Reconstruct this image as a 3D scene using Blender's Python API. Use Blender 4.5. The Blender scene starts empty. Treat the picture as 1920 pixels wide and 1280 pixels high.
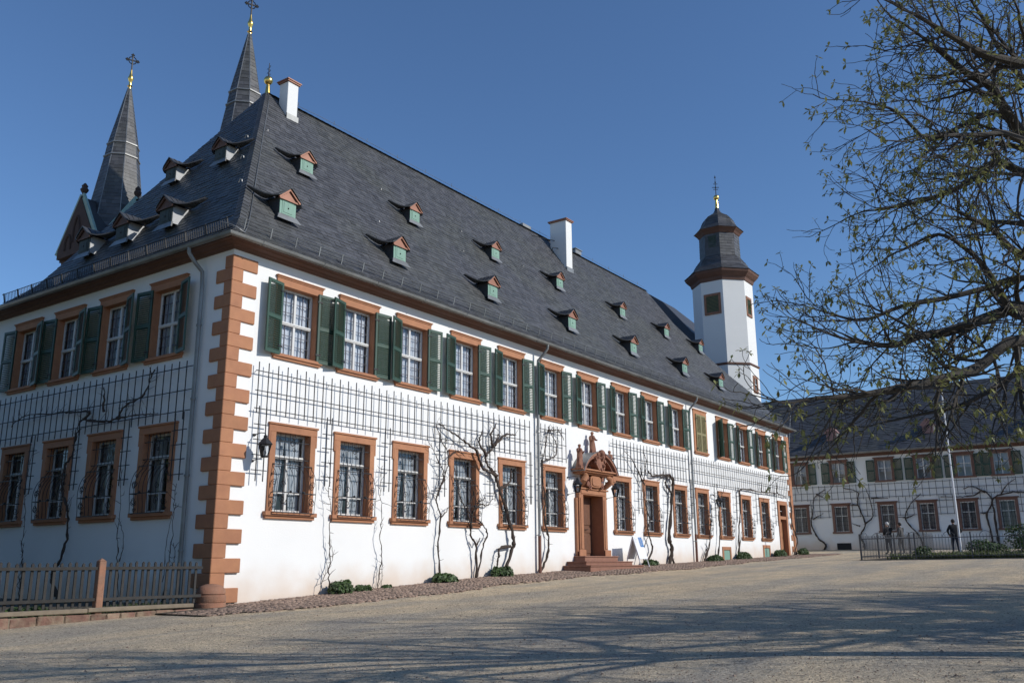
import bpy, bmesh, math, random
from mathutils import Vector, Matrix, noise
random.seed(11)
SC = bpy.context.scene
COL = SC.collection
R = math.radians
# ------------------------------------------------------------------ camera
def make_camera():
    cam = bpy.data.cameras.new('camera'); o = bpy.data.objects.new('camera', cam); COL.objects.link(o)
    cam.sensor_width = 36.0; cam.lens = 36.0 * 1677.53 / 1920.0; cam.clip_start = 0.1; cam.clip_end = 9000
    yaw, pitch, roll = R(-54.967), R(13.909), R(-0.3486)
    f = Vector((-math.sin(yaw) * math.cos(pitch), math.cos(yaw) * math.cos(pitch), math.sin(pitch)))
    r = Vector((math.cos(yaw), math.sin(yaw), 0)); u = r.cross(f)
    r2 = r * math.cos(roll) + u * math.sin(roll); u2 = -r * math.sin(roll) + u * math.cos(roll)
    m = Matrix((r2, u2, -f)).transposed().to_4x4(); m.translation = Vector((-12.883, -17.194, 0.979))
    o.matrix_world = m; SC.camera = o
make_camera()
# ------------------------------------------------------------------ sky and sun
SUN = Vector((0.36, -1.0, 0.60)).normalized()
def make_light():
    w = bpy.data.worlds.new('World'); SC.world = w; w.use_nodes = True
    nt = w.node_tree; bg = nt.nodes['Background']
    sky = nt.nodes.new('ShaderNodeTexSky'); sky.sky_type = 'NISHITA'; sky.sun_disc = False
    sky.sun_elevation = math.asin(SUN.z); sky.sun_rotation = math.atan2(SUN.x, SUN.y)
    sky.altitude = 100; sky.air_density = 1.0; sky.dust_density = 0.0; sky.ozone_density = 6.8
    nt.links.new(sky.outputs[0], bg.inputs[0]); bg.inputs[1].default_value = 0.131
    s = bpy.data.lights.new('sun', 'SUN'); s.energy = 3.9; s.angle = R(0.55); s.color = (1.0, 0.955, 0.88)
    o = bpy.data.objects.new('sun', s); COL.objects.link(o)
    o.rotation_euler = (-SUN).to_track_quat('-Z', 'Y').to_euler(); o.location = (20, -40, 40)
make_light()
vs = SC.view_settings
vs.view_transform = 'Standard'; vs.look = 'None'; vs.exposure = 0.0; vs.gamma = 1.0; vs.use_curve_mapping = False
try:
    SC.cycles.max_bounces = 6; SC.cycles.transparent_max_bounces = 12; SC.cycles.caustics_reflective = False; SC.cycles.caustics_refractive = False
except Exception: pass
# ------------------------------------------------------------------ materials
MATS = {}
def nodes_of(name):
    m = bpy.data.materials.new(name); m.use_nodes = True
    nt = m.node_tree
    return m, nt, nt.nodes['Principled BSDF']
def mk(name, col, rough=0.75, var=0.12, scale=3.0, bump=0.0, bscale=30.0, metal=0.0, spec=0.4, island=0.0, objvar=0.0, detail=6.0, col2=None, col2_scale=0.6, col2_amt=0.0):
    m, nt, b = nodes_of(name); L = nt.links.new; N = nt.nodes.new
    geo = N('ShaderNodeNewGeometry')
    def noise_(sc, det=4.0):
        n = N('ShaderNodeTexNoise'); n.inputs['Scale'].default_value = sc; n.inputs['Detail'].default_value = det; L(geo.outputs['Position'], n.inputs['Vector']); return n.outputs['Fac']
    def math_(op, a, bb):
        q = N('ShaderNodeMath'); q.operation = op
        for i, v in enumerate((a, bb)):
            if isinstance(v, (int, float)): q.inputs[i].default_value = v
            else: L(v, q.inputs[i])
        return q.outputs[0]
    base = N('ShaderNodeRGB'); base.outputs[0].default_value = (*col, 1); c = base.outputs[0]
    if col2_amt > 0:
        mr = N('ShaderNodeMapRange'); mr.inputs[1].default_value = 0.42; mr.inputs[2].default_value = 0.62; mr.inputs[4].default_value = col2_amt
        L(noise_(col2_scale, 5), mr.inputs[0])
        mx = N('ShaderNodeMix'); mx.data_type = 'RGBA'; mx.inputs[7].default_value = (*col2, 1); L(mr.outputs[0], mx.inputs[0]); L(c, mx.inputs[6]); c = mx.outputs[2]
    v = math_('ADD', math_('MULTIPLY', math_('SUBTRACT', noise_(scale, detail), 0.5), 2.6 * var), 1.0)
    if island: v = math_('ADD', v, math_('MULTIPLY', math_('SUBTRACT', geo.outputs['Random Per Island'], 0.5), island * 2))
    if objvar:
        oi = N('ShaderNodeObjectInfo'); v = math_('ADD', v, math_('MULTIPLY', math_('SUBTRACT', oi.outputs['Random'], 0.5), objvar * 2))
    vm = N('ShaderNodeVectorMath'); vm.operation = 'SCALE'; L(c, vm.inputs[0]); L(v, vm.inputs['Scale'])
    L(vm.outputs[0], b.inputs['Base Color'])
    b.inputs['Roughness'].default_value = rough; b.inputs['Metallic'].default_value = metal; b.inputs['Specular IOR Level'].default_value = spec
    if bump:
        bn = N('ShaderNodeBump'); bn.inputs['Strength'].default_value = min(1.0, bump); bn.inputs['Distance'].default_value = 0.02 * bump
        L(noise_(bscale, 5), bn.inputs['Height']); L(bn.outputs[0], b.inputs['Normal'])
    MATS[name] = m; return m
mk('plaster_plain', (0.74, 0.74, 0.72), 0.9, 0.04, 0.8, 0.25, 60)  # even off-white plaster for chimneys, stair tower and rear range
mk('sandstone_paint', (0.405, 0.188, 0.098), 0.8, 0.14, 5, 0.6, 70, objvar=0.09, col2=(0.36, 0.16, 0.09), col2_scale=1.7, col2_amt=0.6)
mk('sandstone_carved', (0.21, 0.092, 0.062), 0.85, 0.25, 9, 0.6, 60, col2=(0.33, 0.165, 0.105), col2_scale=3.5, col2_amt=0.7)
mk('stone_step', (0.26, 0.13, 0.09), 0.85, 0.2, 6, 0.5, 50)
mk('slate', (0.070, 0.070, 0.074), 0.5, 0.18, 2.2, 0.3, 60, spec=0.5, island=0.28, col2=(0.074, 0.075, 0.062), col2_scale=0.35, col2_amt=0.6)
mk('slate_flat', (0.052, 0.053, 0.057), 0.5, 0.25, 7, 0.5, 40)
mk('shutter_green', (0.036, 0.074, 0.052), 0.5, 0.15, 3, 0.15, 60, objvar=0.14)
mk('shutter_ochre', (0.25, 0.22, 0.11), 0.6, 0.15, 3, 0.15, 60)
mk('mint_paint', (0.20, 0.335, 0.265), 0.65, 0.1, 4, 0.15, 60, objvar=0.06)
mk('casement_white', (0.62, 0.62, 0.60), 0.5, 0.08, 4)
mk('curtain_grey', (0.60, 0.62, 0.65), 0.9, 0.1, 2)
mk('lead_grey', (0.13, 0.13, 0.16), 0.6, 0.1, 4)
mk('curtain', (0.80, 0.82, 0.87), 0.9, 0.06, 2)
mk('pale_slate', (0.36, 0.37, 0.38), 0.4, 0.15, 8, 0.3, 40)  # sun glare on the left-slope dormer cheeks, put into the base colour
mk('iron', (0.022, 0.022, 0.024), 0.55, 0.2, 12, metal=0.2)
mk('iron_grey', (0.085, 0.085, 0.09), 0.5, 0.2, 8, metal=0.3)
mk('bar_wood', (0.03, 0.03, 0.032), 0.7, 0.2, 8)
mk('zinc', (0.27, 0.275, 0.27), 0.45, 0.2, 3, metal=0.45, col2=(0.16, 0.16, 0.155), col2_scale=1.2, col2_amt=0.6)
mk('pipe_red', (0.17, 0.07, 0.045), 0.6, 0.2, 4)
mk('cornice_wood', (0.135, 0.072, 0.053), 0.75, 0.15, 2.5, 0.2, 40)
mk('copper', (0.30, 0.14, 0.09), 0.5, 0.2, 4, metal=0.2)
mk('copper_green', (0.26, 0.36, 0.31), 0.7, 0.2, 3)
mk('gold', (0.85, 0.58, 0.17), 0.28, 0.05, 3, metal=1.0)
mk('door_wood', (0.15, 0.07, 0.042), 0.55, 0.25, 6, 0.3, 50)
mk('door_light', (0.30, 0.145, 0.07), 0.5, 0.2, 6, 0.3, 50)
mk('fence_wood', (0.034, 0.032, 0.030), 0.85, 0.3, 9, 0.4, 60, objvar=0.2)
mk('plank_weathered', (0.20, 0.16, 0.115), 0.9, 0.25, 8, 0.5, 60)
mk('kerb_stone', (0.19, 0.105, 0.078), 0.9, 0.4, 9, 0.9, 30, objvar=0.22, col2=(0.24, 0.19, 0.13), col2_scale=5, col2_amt=0.7)
mk('guard_stone', (0.30, 0.145, 0.09), 0.9, 0.25, 7, 0.7, 40, col2=(0.22, 0.13, 0.09), col2_scale=3, col2_amt=0.7)
mk('cobble', (0.235, 0.165, 0.125), 0.85, 0.2, 3, 0.5, 80, island=0.35, objvar=0.3)
mk('bark', (0.050, 0.043, 0.036), 0.9, 0.3, 14, 0.6, 60)
mk('vine_bark', (0.062, 0.045, 0.036), 0.9, 0.35, 14, 0.6, 80)
mk('white_paint', (0.78, 0.79, 0.80), 0.45, 0.03, 4)
mk('sign_blue', (0.07, 0.20, 0.46), 0.45, 0.05, 4)
mk('sign_grey', (0.42, 0.44, 0.47), 0.5, 0.05, 4)
mk('dormer_dark', (0.045, 0.055, 0.05), 0.7, 0.2, 5, 0.2, 50)
mk('wing_stone', (0.19, 0.105, 0.08), 0.85, 0.2, 5, 0.4, 50, objvar=0.1)
mk('dark_void', (0.02, 0.02, 0.022), 0.9, 0.1, 4)
mk('church_stone', (0.060, 0.038, 0.032), 0.9, 0.25, 2, 0.5, 20)
mk('pale_roof_pink', (0.28, 0.17, 0.16), 0.8, 0.15, 5)
mk('earth', (0.075, 0.062, 0.045), 0.95, 0.3, 6, 0.6, 30)
mk('skin', (0.36, 0.21, 0.15), 0.6, 0.05, 5)
mk('hair_dark', (0.02, 0.016, 0.014), 0.7, 0.2, 20)
mk('hair_grey', (0.55, 0.54, 0.52), 0.7, 0.1, 20)
mk('cloth_black', (0.016, 0.016, 0.018), 0.9, 0.2, 12)
mk('cloth_grey', (0.075, 0.072, 0.07), 0.9, 0.2, 12)
mk('cloth_navy', (0.03, 0.034, 0.05), 0.9, 0.2, 12)
def leaf_mat(name, col, tr):
    m, nt, b = nodes_of(name); L = nt.links.new; N = nt.nodes.new
    geo = N('ShaderNodeNewGeometry')
    mr = N('ShaderNodeMapRange'); mr.inputs[3].default_value = 0.55; mr.inputs[4].default_value = 1.45; L(geo.outputs['Random Per Island'], mr.inputs[0])
    vm = N('ShaderNodeVectorMath'); vm.operation = 'SCALE'; vm.inputs[0].default_value = col; L(mr.outputs[0], vm.inputs['Scale'])
    L(vm.outputs[0], b.inputs['Base Color']); b.inputs['Roughness'].default_value = 0.55
    t = N('ShaderNodeBsdfTranslucent'); L(vm.outputs[0], t.inputs[0])
    mx = N('ShaderNodeMixShader'); mx.inputs[0].default_value = tr
    L(b.outputs[0], mx.inputs[1]); L(t.outputs[0], mx.inputs[2]); L(mx.outputs[0], nt.nodes['Material Output'].inputs[0])
    MATS[name] = m
leaf_mat('leaf_spring', (0.22, 0.225, 0.08), 0.35)
leaf_mat('leaf_shrub', (0.060, 0.100, 0.028), 0.2)
leaf_mat('grass_green', (0.075, 0.100, 0.030), 0.25)
def glass_mat():
    m = bpy.data.materials.new('window_glass'); m.use_nodes = True; nt = m.node_tree; nt.nodes.clear(); N = nt.nodes.new; L = nt.links.new
    out = N('ShaderNodeOutputMaterial'); tr = N('ShaderNodeBsdfTransparent'); tr.inputs[0].default_value = (0.86, 0.89, 0.92, 1)
    gl = N('ShaderNodeBsdfGlossy'); gl.inputs['Roughness'].default_value = 0.03
    fr = N('ShaderNodeFresnel'); fr.inputs[0].default_value = 1.6
    geo = N('ShaderNodeNewGeometry'); nz = N('ShaderNodeTexNoise'); nz.inputs['Scale'].default_value = 2.2; L(geo.outputs['Position'], nz.inputs['Vector'])
    bp = N('ShaderNodeBump'); bp.inputs['Strength'].default_value = 0.12; bp.inputs['Distance'].default_value = 0.05; L(nz.outputs['Fac'], bp.inputs['Height']); L(bp.outputs[0], gl.inputs['Normal'])
    mx = N('ShaderNodeMixShader'); L(fr.outputs[0], mx.inputs[0]); L(tr.outputs[0], mx.inputs[1]); L(gl.outputs[0], mx.inputs[2]); L(mx.outputs[0], out.inputs[0])
    MATS['window_glass'] = m
glass_mat()
def plaster_mat():
    m, nt, b = nodes_of('plaster'); L = nt.links.new; N = nt.nodes.new
    geo = N('ShaderNodeNewGeometry'); sep = N('ShaderNodeSeparateXYZ'); L(geo.outputs['Position'], sep.inputs[0])
    def nz(sc, det):
        n = N('ShaderNodeTexNoise'); n.inputs['Scale'].default_value = sc; n.inputs['Detail'].default_value = det; L(geo.outputs['Position'], n.inputs['Vector']); return n.outputs['Fac']
    def mth(op, a, c):
        q = N('ShaderNodeMath'); q.operation = op
        for i, v in enumerate((a, c)):
            if isinstance(v, (int, float)): q.inputs[i].default_value = v
            else: L(v, q.inputs[i])
        return q.outputs[0]
    h = mth('SUBTRACT', sep.outputs[2], mth('MULTIPLY', sep.outputs[0], 0.031))       # height above the sloping ground
    h = mth('ADD', h, mth('MULTIPLY', mth('SUBTRACT', nz(1.3, 6), 0.5), 0.9))
    mr = N('ShaderNodeMapRange'); mr.interpolation_type = 'SMOOTHSTEP'; mr.inputs[1].default_value = 0.0; mr.inputs[2].default_value = 1.05; mr.inputs[3].default_value = 0.72; mr.inputs[4].default_value = 0.0; L(h, mr.inputs[0])
    v = mth('ADD', mth('MULTIPLY', mth('SUBTRACT', nz(0.7, 6), 0.5), 0.10), 0.80)
    cmb = N('ShaderNodeCombineColor'); L(v, cmb.inputs[0]); L(v, cmb.inputs[1]); L(mth('MULTIPLY', v, 0.985), cmb.inputs[2])
    mx = N('ShaderNodeMix'); mx.data_type = 'RGBA'; mx.inputs[7].default_value = (0.62, 0.46, 0.33, 1); L(mr.outputs[0], mx.inputs[0]); L(cmb.outputs[0], mx.inputs[6])
    L(mx.outputs[2], b.inputs['Base Color']); b.inputs['Roughness'].default_value = 0.92; b.inputs['Specular IOR Level'].default_value = 0.2
    bn = N('ShaderNodeBump'); bn.inputs['Strength'].default_value = 0.3; bn.inputs['Distance'].default_value = 0.012; L(nz(28, 6), bn.inputs['Height']); L(bn.outputs[0], b.inputs['Normal'])
    MATS['plaster'] = m
plaster_mat()
def gravel_mat():
    m, nt, b = nodes_of('gravel'); L = nt.links.new; N = nt.nodes.new
    geo = N('ShaderNodeNewGeometry'); P = geo.outputs['Position']
    def nz(sc, det, rough=0.55):
        n = N('ShaderNodeTexNoise'); n.inputs['Scale'].default_value = sc; n.inputs['Detail'].default_value = det; n.inputs['Roughness'].default_value = rough; L(P, n.inputs['Vector']); return n.outputs['Fac']
    def ramp(f, stops):
        r = N('ShaderNodeValToRGB'); L(f, r.inputs[0]); e = r.color_ramp.elements
        while len(e) < len(stops): e.new(0.5)
        for i, (p, c) in enumerate(stops): e[i].position = p; e[i].color = (*c, 1)
        return r.outputs[0]
    def mix(f, a, c, mode='MIX'):
        q = N('ShaderNodeMix'); q.data_type = 'RGBA'; q.blend_type = mode
        if isinstance(f, float): q.inputs[0].default_value = f
        else: L(f, q.inputs[0])
        L(a, q.inputs[6]); L(c, q.inputs[7]); return q.outputs[2]
    big = ramp(nz(0.16, 5), [(0.36, (0.53, 0.462, 0.365)), (0.62, (0.62, 0.515, 0.375))])
    mid = ramp(nz(1.4, 6), [(0.3, (0.80, 0.80, 0.82)), (0.7, (1.08, 1.06, 1.02))])
    c = mix(1.0, big, mid, 'MULTIPLY')
    mp = N('ShaderNodeMapping'); mp.inputs['Scale'].default_value = (0.10, 0.55, 0.3); mp.inputs['Rotation'].default_value = (0, 0, 0.12); L(P, mp.inputs['Vector'])
    ln = N('ShaderNodeTexNoise'); ln.inputs['Scale'].default_value = 1.6; ln.inputs['Detail'].default_value = 6; L(mp.outputs[0], ln.inputs['Vector'])
    lanes = ramp(ln.outputs['Fac'], [(0.40, (0.80, 0.83, 0.88)), (0.56, (1.06, 1.03, 0.97))])
    c = mix(0.9, c, lanes, 'MULTIPLY')
    sp = ramp(nz(55, 4, 0.75), [(0.30, (0.34, 0.34, 0.36)), (0.48, (0.98, 0.98, 0.98)), (0.72, (1.45, 1.42, 1.36))])
    c = mix(1.0, c, sp, 'MULTIPLY')
    v2 = N('ShaderNodeTexVoronoi'); v2.inputs['Scale'].default_value = 34.0; L(P, v2.inputs['Vector'])
    s2 = N('ShaderNodeSeparateColor'); L(v2.outputs['Color'], s2.inputs[0])
    c = mix(0.85, c, ramp(s2.outputs[0], [(0.0, (0.55, 0.54, 0.53)), (0.35, (0.95, 0.95, 0.95)), (0.9, (1.12, 1.11, 1.08)), (1.0, (1.5, 1.47, 1.4))]), 'MULTIPLY')
    vo = N('ShaderNodeTexVoronoi'); vo.inputs['Scale'].default_value = 9.0; L(P, vo.inputs['Vector'])
    sep = N('ShaderNodeSeparateColor'); L(vo.outputs['Color'], sep.inputs[0])
    gt = N('ShaderNodeMath'); gt.operation = 'GREATER_THAN'; gt.inputs[1].default_value = 0.84; L(sep.outputs[0], gt.inputs[0])
    lt = N('ShaderNodeMath'); lt.operation = 'LESS_THAN'; lt.inputs[1].default_value = 0.22; L(vo.outputs['Distance'], lt.inputs[0])
    mm = N('ShaderNodeMath'); mm.operation = 'MULTIPLY'; L(gt.outputs[0], mm.inputs[0]); L(lt.outputs[0], mm.inputs[1])
    dk = N('ShaderNodeRGB'); dk.outputs[0].default_value = (0.12, 0.105, 0.09, 1)
    mm2 = N('ShaderNodeMath'); mm2.operation = 'MULTIPLY'; mm2.inputs[1].default_value = 0.7; L(mm.outputs[0], mm2.inputs[0])
    c = mix(mm2.outputs[0], c, dk.outputs[0])
    L(c, b.inputs['Base Color']); b.inputs['Roughness'].default_value = 0.95; b.inputs['Specular IOR Level'].default_value = 0.15
    add = N('ShaderNodeMath'); add.operation = 'ADD'; L(nz(38, 5, 0.7), add.inputs[0]); L(nz(5, 4), add.inputs[1])
    bn = N('ShaderNodeBump'); bn.inputs['Strength'].default_value = 0.9; bn.inputs['Distance'].default_value = 0.04; L(add.outputs[0], bn.inputs['Height']); L(bn.outputs[0], b.inputs['Normal'])
    MATS['gravel'] = m
gravel_mat()
# ------------------------------------------------------------------ mesh helpers
class MB:
    def __init__(s): s.v = []; s.f = []; s.mi = []; s.cur = 0
    def mat(s, i): s.cur = i; return s
    def add(s, vs, fs):
        n = len(s.v); s.v.extend([tuple(p) for p in vs])
        for f in fs: s.f.append(tuple(i + n for i in f)); s.mi.append(s.cur)
        return s
    def box(s, x0, x1, y0, y1, z0, z1):
        return s.add([(x0,y0,z0),(x1,y0,z0),(x1,y1,z0),(x0,y1,z0),(x0,y0,z1),(x1,y0,z1),(x1,y1,z1),(x0,y1,z1)],
                     [(0,3,2,1),(4,5,6,7),(0,1,5,4),(1,2,6,5),(2,3,7,6),(3,0,4,7)])
    def bar(s, a, b, w, h=None, up=(0,0,1)):
        a = Vector(a); b = Vector(b); h = h or w; d = (b - a).normalized(); up = Vector(up)
        if abs(d.dot(up)) > 0.98: up = Vector((0, 1, 0))
        sx = d.cross(up).normalized() * (w / 2); sz = sx.cross(d).normalized() * (h / 2)
        vs = [p + i * sx + j * sz for p in (a, b) for i, j in ((-1,-1),(1,-1),(1,1),(-1,1))]
        return s.add(vs, [(0,1,2,3),(7,6,5,4),(0,4,5,1),(1,5,6,2),(2,6,7,3),(3,7,4,0)])
    def quad(s, *p): return s.add(p, [tuple(range(len(p)))])
    def tube(s, pts, rad, n=6, cap=True):
        pts = [Vector(p) for p in pts]; k = len(pts)
        if not isinstance(rad, (list, tuple)): rad = [rad] * k
        ref = None; vs = []
        for i, p in enumerate(pts):
            t = (pts[min(i + 1, k - 1)] - pts[max(i - 1, 0)])
            if t.length < 1e-9: t = Vector((0, 0, 1))
            t.normalize()
            if ref is None:
                ref = Vector((0, 0, 1)) if abs(t.z) < 0.9 else Vector((1, 0, 0))
            a = (ref - t * ref.dot(t))
            if a.length < 1e-6: a = t.orthogonal()
            a.normalize(); b = t.cross(a); ref = a
            for j in range(n):
                q = 2 * math.pi * j / n; vs.append(p + (a * math.cos(q) + b * math.sin(q)) * rad[i])
        fs = [(i * n + j, i * n + (j + 1) % n, (i + 1) * n + (j + 1) % n, (i + 1) * n + j) for i in range(k - 1) for j in range(n)]
        if cap: fs.append(tuple(range(n - 1, -1, -1))); fs.append(tuple((k - 1) * n + j for j in range(n)))
        return s.add(vs, fs)
    def lathe(s, prof, n=12, c=(0, 0), ph=0.0, sx=1.0, sy=1.0, z0=0.0, cap=True):
        vs = []
        for r, z in prof:
            for j in range(n):
                q = ph + 2 * math.pi * j / n; vs.append((c[0] + sx * r * math.cos(q), c[1] + sy * r * math.sin(q), z0 + z))
        k = len(prof)
        fs = [(i * n + j, i * n + (j + 1) % n, (i + 1) * n + (j + 1) % n, (i + 1) * n + j) for i in range(k - 1) for j in range(n)]
        if cap: fs.append(tuple(range(n - 1, -1, -1))); fs.append(tuple((k - 1) * n + j for j in range(n)))
        return s.add(vs, fs)
    def prism(s, poly, y0, y1):           # poly in (x, z), extruded in y
        n = len(poly); vs = [(x, y0, z) for x, z in poly] + [(x, y1, z) for x, z in poly]
        fs = [tuple(range(n)), tuple(range(2 * n - 1, n - 1, -1))] + [(i, i + n, (i + 1) % n + n, (i + 1) % n) for i in range(n)]
        return s.add(vs, fs)
    def sphere(s, c, r, n=8, m=5, sx=1, sy=1, sz=1):
        prof = [(max(0.001, r * math.sin(math.pi * i / m)), -r * math.cos(math.pi * i / m) * sz) for i in range(m + 1)]
        return s.lathe(prof, n, (c[0], c[1]), 0, sx, sy, c[2])
    def merge(s, o, mtx=None):
        vs = o.v if mtx is None else [mtx @ Vector(p) for p in o.v]
        n = len(s.v); s.v.extend([tuple(p) for p in vs]); s.f.extend([tuple(i + n for i in f) for f in o.f]); s.mi.extend(o.mi); return s
    def mesh(s, name, mats, smooth=False, bevel=0.0, fixn=True):
        me = bpy.data.meshes.new(name); me.from_pydata(s.v, [], s.f)
        mats = [mats] if isinstance(mats, str) else mats
        for q in mats: me.materials.append(MATS[q])
        if len(mats) > 1: me.polygons.foreach_set('material_index', s.mi)
        if fixn or bevel:
            bm = bmesh.new(); bm.from_mesh(me)
            if fixn: bmesh.ops.recalc_face_normals(bm, faces=bm.faces)
            if bevel: bmesh.ops.bevel(bm, geom=bm.edges[:], offset=bevel, segments=1, affect='EDGES', clamp_overlap=True)
            bm.to_mesh(me); bm.free()
        if smooth:
            me.polygons.foreach_set('use_smooth', [True] * len(me.polygons))
            try: me.set_sharp_from_angle(angle=R(38))
            except Exception: pass
        me.update(); return me
def link(o, parent=None):
    COL.objects.link(o)
    if parent is not None: o.parent = parent
    return o
def obj(name, me, parent=None, loc=(0,0,0), rz=0.0, kind=None, label=None, cat=None, group=None):
    o = bpy.data.objects.new(name, me); o.location = loc; o.rotation_euler = (0, 0, rz); link(o, parent)
    if kind: o['kind'] = kind
    if label: o['label'] = label
    if cat: o['category'] = cat
    if group: o['group'] = group
    return o
def thing(name, label, cat, loc=(0,0,0), rz=0.0, group=None):
    return obj(name, None, None, loc, rz, None, label, cat, group)
def place(spec, parent, loc=(0,0,0), rz=0.0):
    """spec = (name, mesh, [child specs]); builds the part and its sub-parts, sharing the mesh data"""
    name, me, kids = spec[:3]
    o = obj(name, me, parent, loc, rz)
    if len(spec) > 3: o['kind'] = spec[3]
    for k in kids:
        kl = k[4] if len(k) > 4 else (0, 0, 0); kr = k[5] if len(k) > 5 else 0.0
        c = obj(k[0], k[1], o, kl, kr)
        if len(k) > 3 and k[3]: c['kind'] = k[3]
    return o
def interp(x, pts):
    if x <= pts[0][0]: return pts[0][1]
    for (a, b), (c, d) in zip(pts, pts[1:]):
        if x <= c: return b + (d - b) * (x - a) / (c - a)
    return pts[-1][1]
def sstep(t): t = max(0.0, min(1.0, t)); return t * t * (3 - 2 * t)
BUMP = [(-3, 0), (0, 0.02), (5, 0.10), (10, 0.18), (13, 0.16), (16, 0.19), (21, 0.13), (28, 0.07), (40, 0.0)]
def gz(x, y):
    xx = max(-70.0, min(62.0, x))
    return 0.06 + 0.0315 * xx + interp(x, BUMP) * sstep((y + 3.2) / 3.2)
def catmull(pts, k=4):
    P = [Vector(p) for p in pts]; P = [2 * P[0] - P[1]] + P + [2 * P[-1] - P[-2]]; out = []
    for i in range(1, len(P) - 2):
        a, b, c, d = P[i-1:i+3]
        for j in range(k):
            t = j / k
            out.append(0.5 * ((2*b) + (c-a)*t + (2*a-5*b+4*c-d)*t*t + (3*b-a-3*c+d)*t**3))
    out.append(P[-2]); return out
# ------------------------------------------------------------------ ground
def build_ground():
    xs = [-3000, -800, -250, -110, -70, -50, -35, -27] + [-22 + 0.75 * i for i in range(113)] + [66, 75, 110, 250, 800, 3000]
    ys = [-3000, -800, -250, -110, -70, -52] + [-42 + 0.55 * i for i in range(104)] + [18, 26, 45, 90, 250, 800, 3000]
    mb = MB(); nx = len(xs)
    for y in ys:
        for x in xs:
            z = gz(x, y)
            if abs(x) < 65 and abs(y) < 45: z += 0.02 * (noise.noise(Vector((x * 0.5, y * 0.5, 0))) ) + 0.008 * noise.noise(Vector((x * 2.1, y * 2.1, 5)))
            mb.v.append((x, y, z))
    for j in range(len(ys) - 1):
        for i in range(nx - 1):
            a = j * nx + i; mb.f.append((a, a + 1, a + nx + 1, a + nx)); mb.mi.append(0)
    g = obj('ground', mb.mesh('ground', 'gravel', smooth=True, fixn=False), kind='structure')
    g['label'] = 'pale tan gravel courtyard rising gently along the long facade'
    pb = MB(); rg = random.Random(5)
    for _ in range(9000):
        t = rg.random() ** 1.6; d = 7.0 + t * 17; a = R(rg.uniform(-38, 38))
        fx, fy = 0.819, 0.574; rx, ry = 0.574, -0.819
        x = -12.88 + fx * d + rx * d * math.tan(a) * 0.8; y = -17.19 + fy * d + ry * d * math.tan(a) * 0.8
        if y > -2.3: continue
        r = rg.uniform(0.005, 0.013) * (1 if rg.random() < 0.95 else 2.0); z = gz(x, y) + 0.012 + r * 0.2
        q = rg.uniform(0, 6.28); c, s = math.cos(q) * r, math.sin(q) * r
        pb.add([(x+c,y+s,z),(x-s,y+c*0.7,z),(x-c,y-s,z),(x+s,y-c*0.7,z),(x,y,z+r*0.75)], [(0,1,4),(1,2,4),(2,3,4),(3,0,4)])
    obj('pebbles', pb.mesh('pebbles', 'cobble', fixn=False), g, kind='stuff')
build_ground()
def build_pavement():
    edge = lambda x: -2.05 - 0.35 * math.sin(x * 0.35 + 0.6) * math.exp(-x / 30.0) - 0.12 * math.sin(x * 1.3)
    mb = MB(); n = 90
    for i in range(n + 1):
        x = -1.6 + 44.0 * i / n
        for k in range(5):
            y = edge(x) * (1 - k / 4) + 0.06 * (k / 4); mb.v.append((x, y, gz(x, y) + 0.022))
    for i in range(n):
        for k in range(4): a = i * 5 + k; mb.f.append((a, a + 5, a + 6, a + 1)); mb.mi.append(0)
    pav = obj('pavement', mb.mesh('pavement', 'earth', fixn=False), kind='structure')
    pav['label'] = 'rough red brown cobble strip running along the foot of the white facade'
    rg = random.Random(9); shapes = []
    for k in range(6):
        b = MB(); pr = [(0.5 * rg.uniform(0.8, 1.05)) for _ in range(7)]
        vs = []
        for zz, sc in ((-0.35, 1.0), (0.05, 1.0), (0.28, 0.72)):
            for j in range(7): q = 6.283 * j / 7; vs.append((pr[j] * sc * math.cos(q), pr[j] * sc * math.sin(q), zz))
        fs = [(i * 7 + j, i * 7 + (j + 1) % 7, (i + 1) * 7 + (j + 1) % 7, (i + 1) * 7 + j) for i in range(2) for j in range(7)] + [tuple(14 + j for j in range(7))]
        b.add(vs, fs); shapes.append(b)
    rest = MB(); spots = []
    x = -1.5
    while x < 42.2:
        y = -0.02 if x > 0.1 else -0.75
        w = rg.uniform(0.11, 0.16)
        while y > edge(x) + rg.uniform(-0.12, 0.1):
            h = rg.uniform(0.09, 0.14); spots.append((x + rg.uniform(-0.03, 0.03), y - h / 2, w, h)); y -= h
        x += w
    spots.sort(key=lambda s: (s[0] + 12.9) ** 2 + (s[1] + 17.2) ** 2)
    meshes = [s.mesh('cobblestone', 'cobble', smooth=False, fixn=False) for s in shapes]
    for i, (x, y, w, h) in enumerate(spots):
        z = gz(x, y) + 0.018 + rg.uniform(-0.006, 0.008); q = rg.uniform(-0.5, 0.5)
        if i < 300:
            o = obj('cobblestone', meshes[i % 6], pav, (x, y, z), q); o.scale = (w * 0.98, h * 0.98, 0.055)
        else:
            rest.merge(shapes[i % 6], Matrix.Translation((x, y, z)) @ Matrix.Rotation(q, 4, 'Z') @ Matrix.Diagonal((w * 0.98, h * 0.98, 0.055, 1)))
    obj('cobbles', rest.mesh('cobbles', 'cobble', fixn=False), pav, kind='stuff')
build_pavement()
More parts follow.
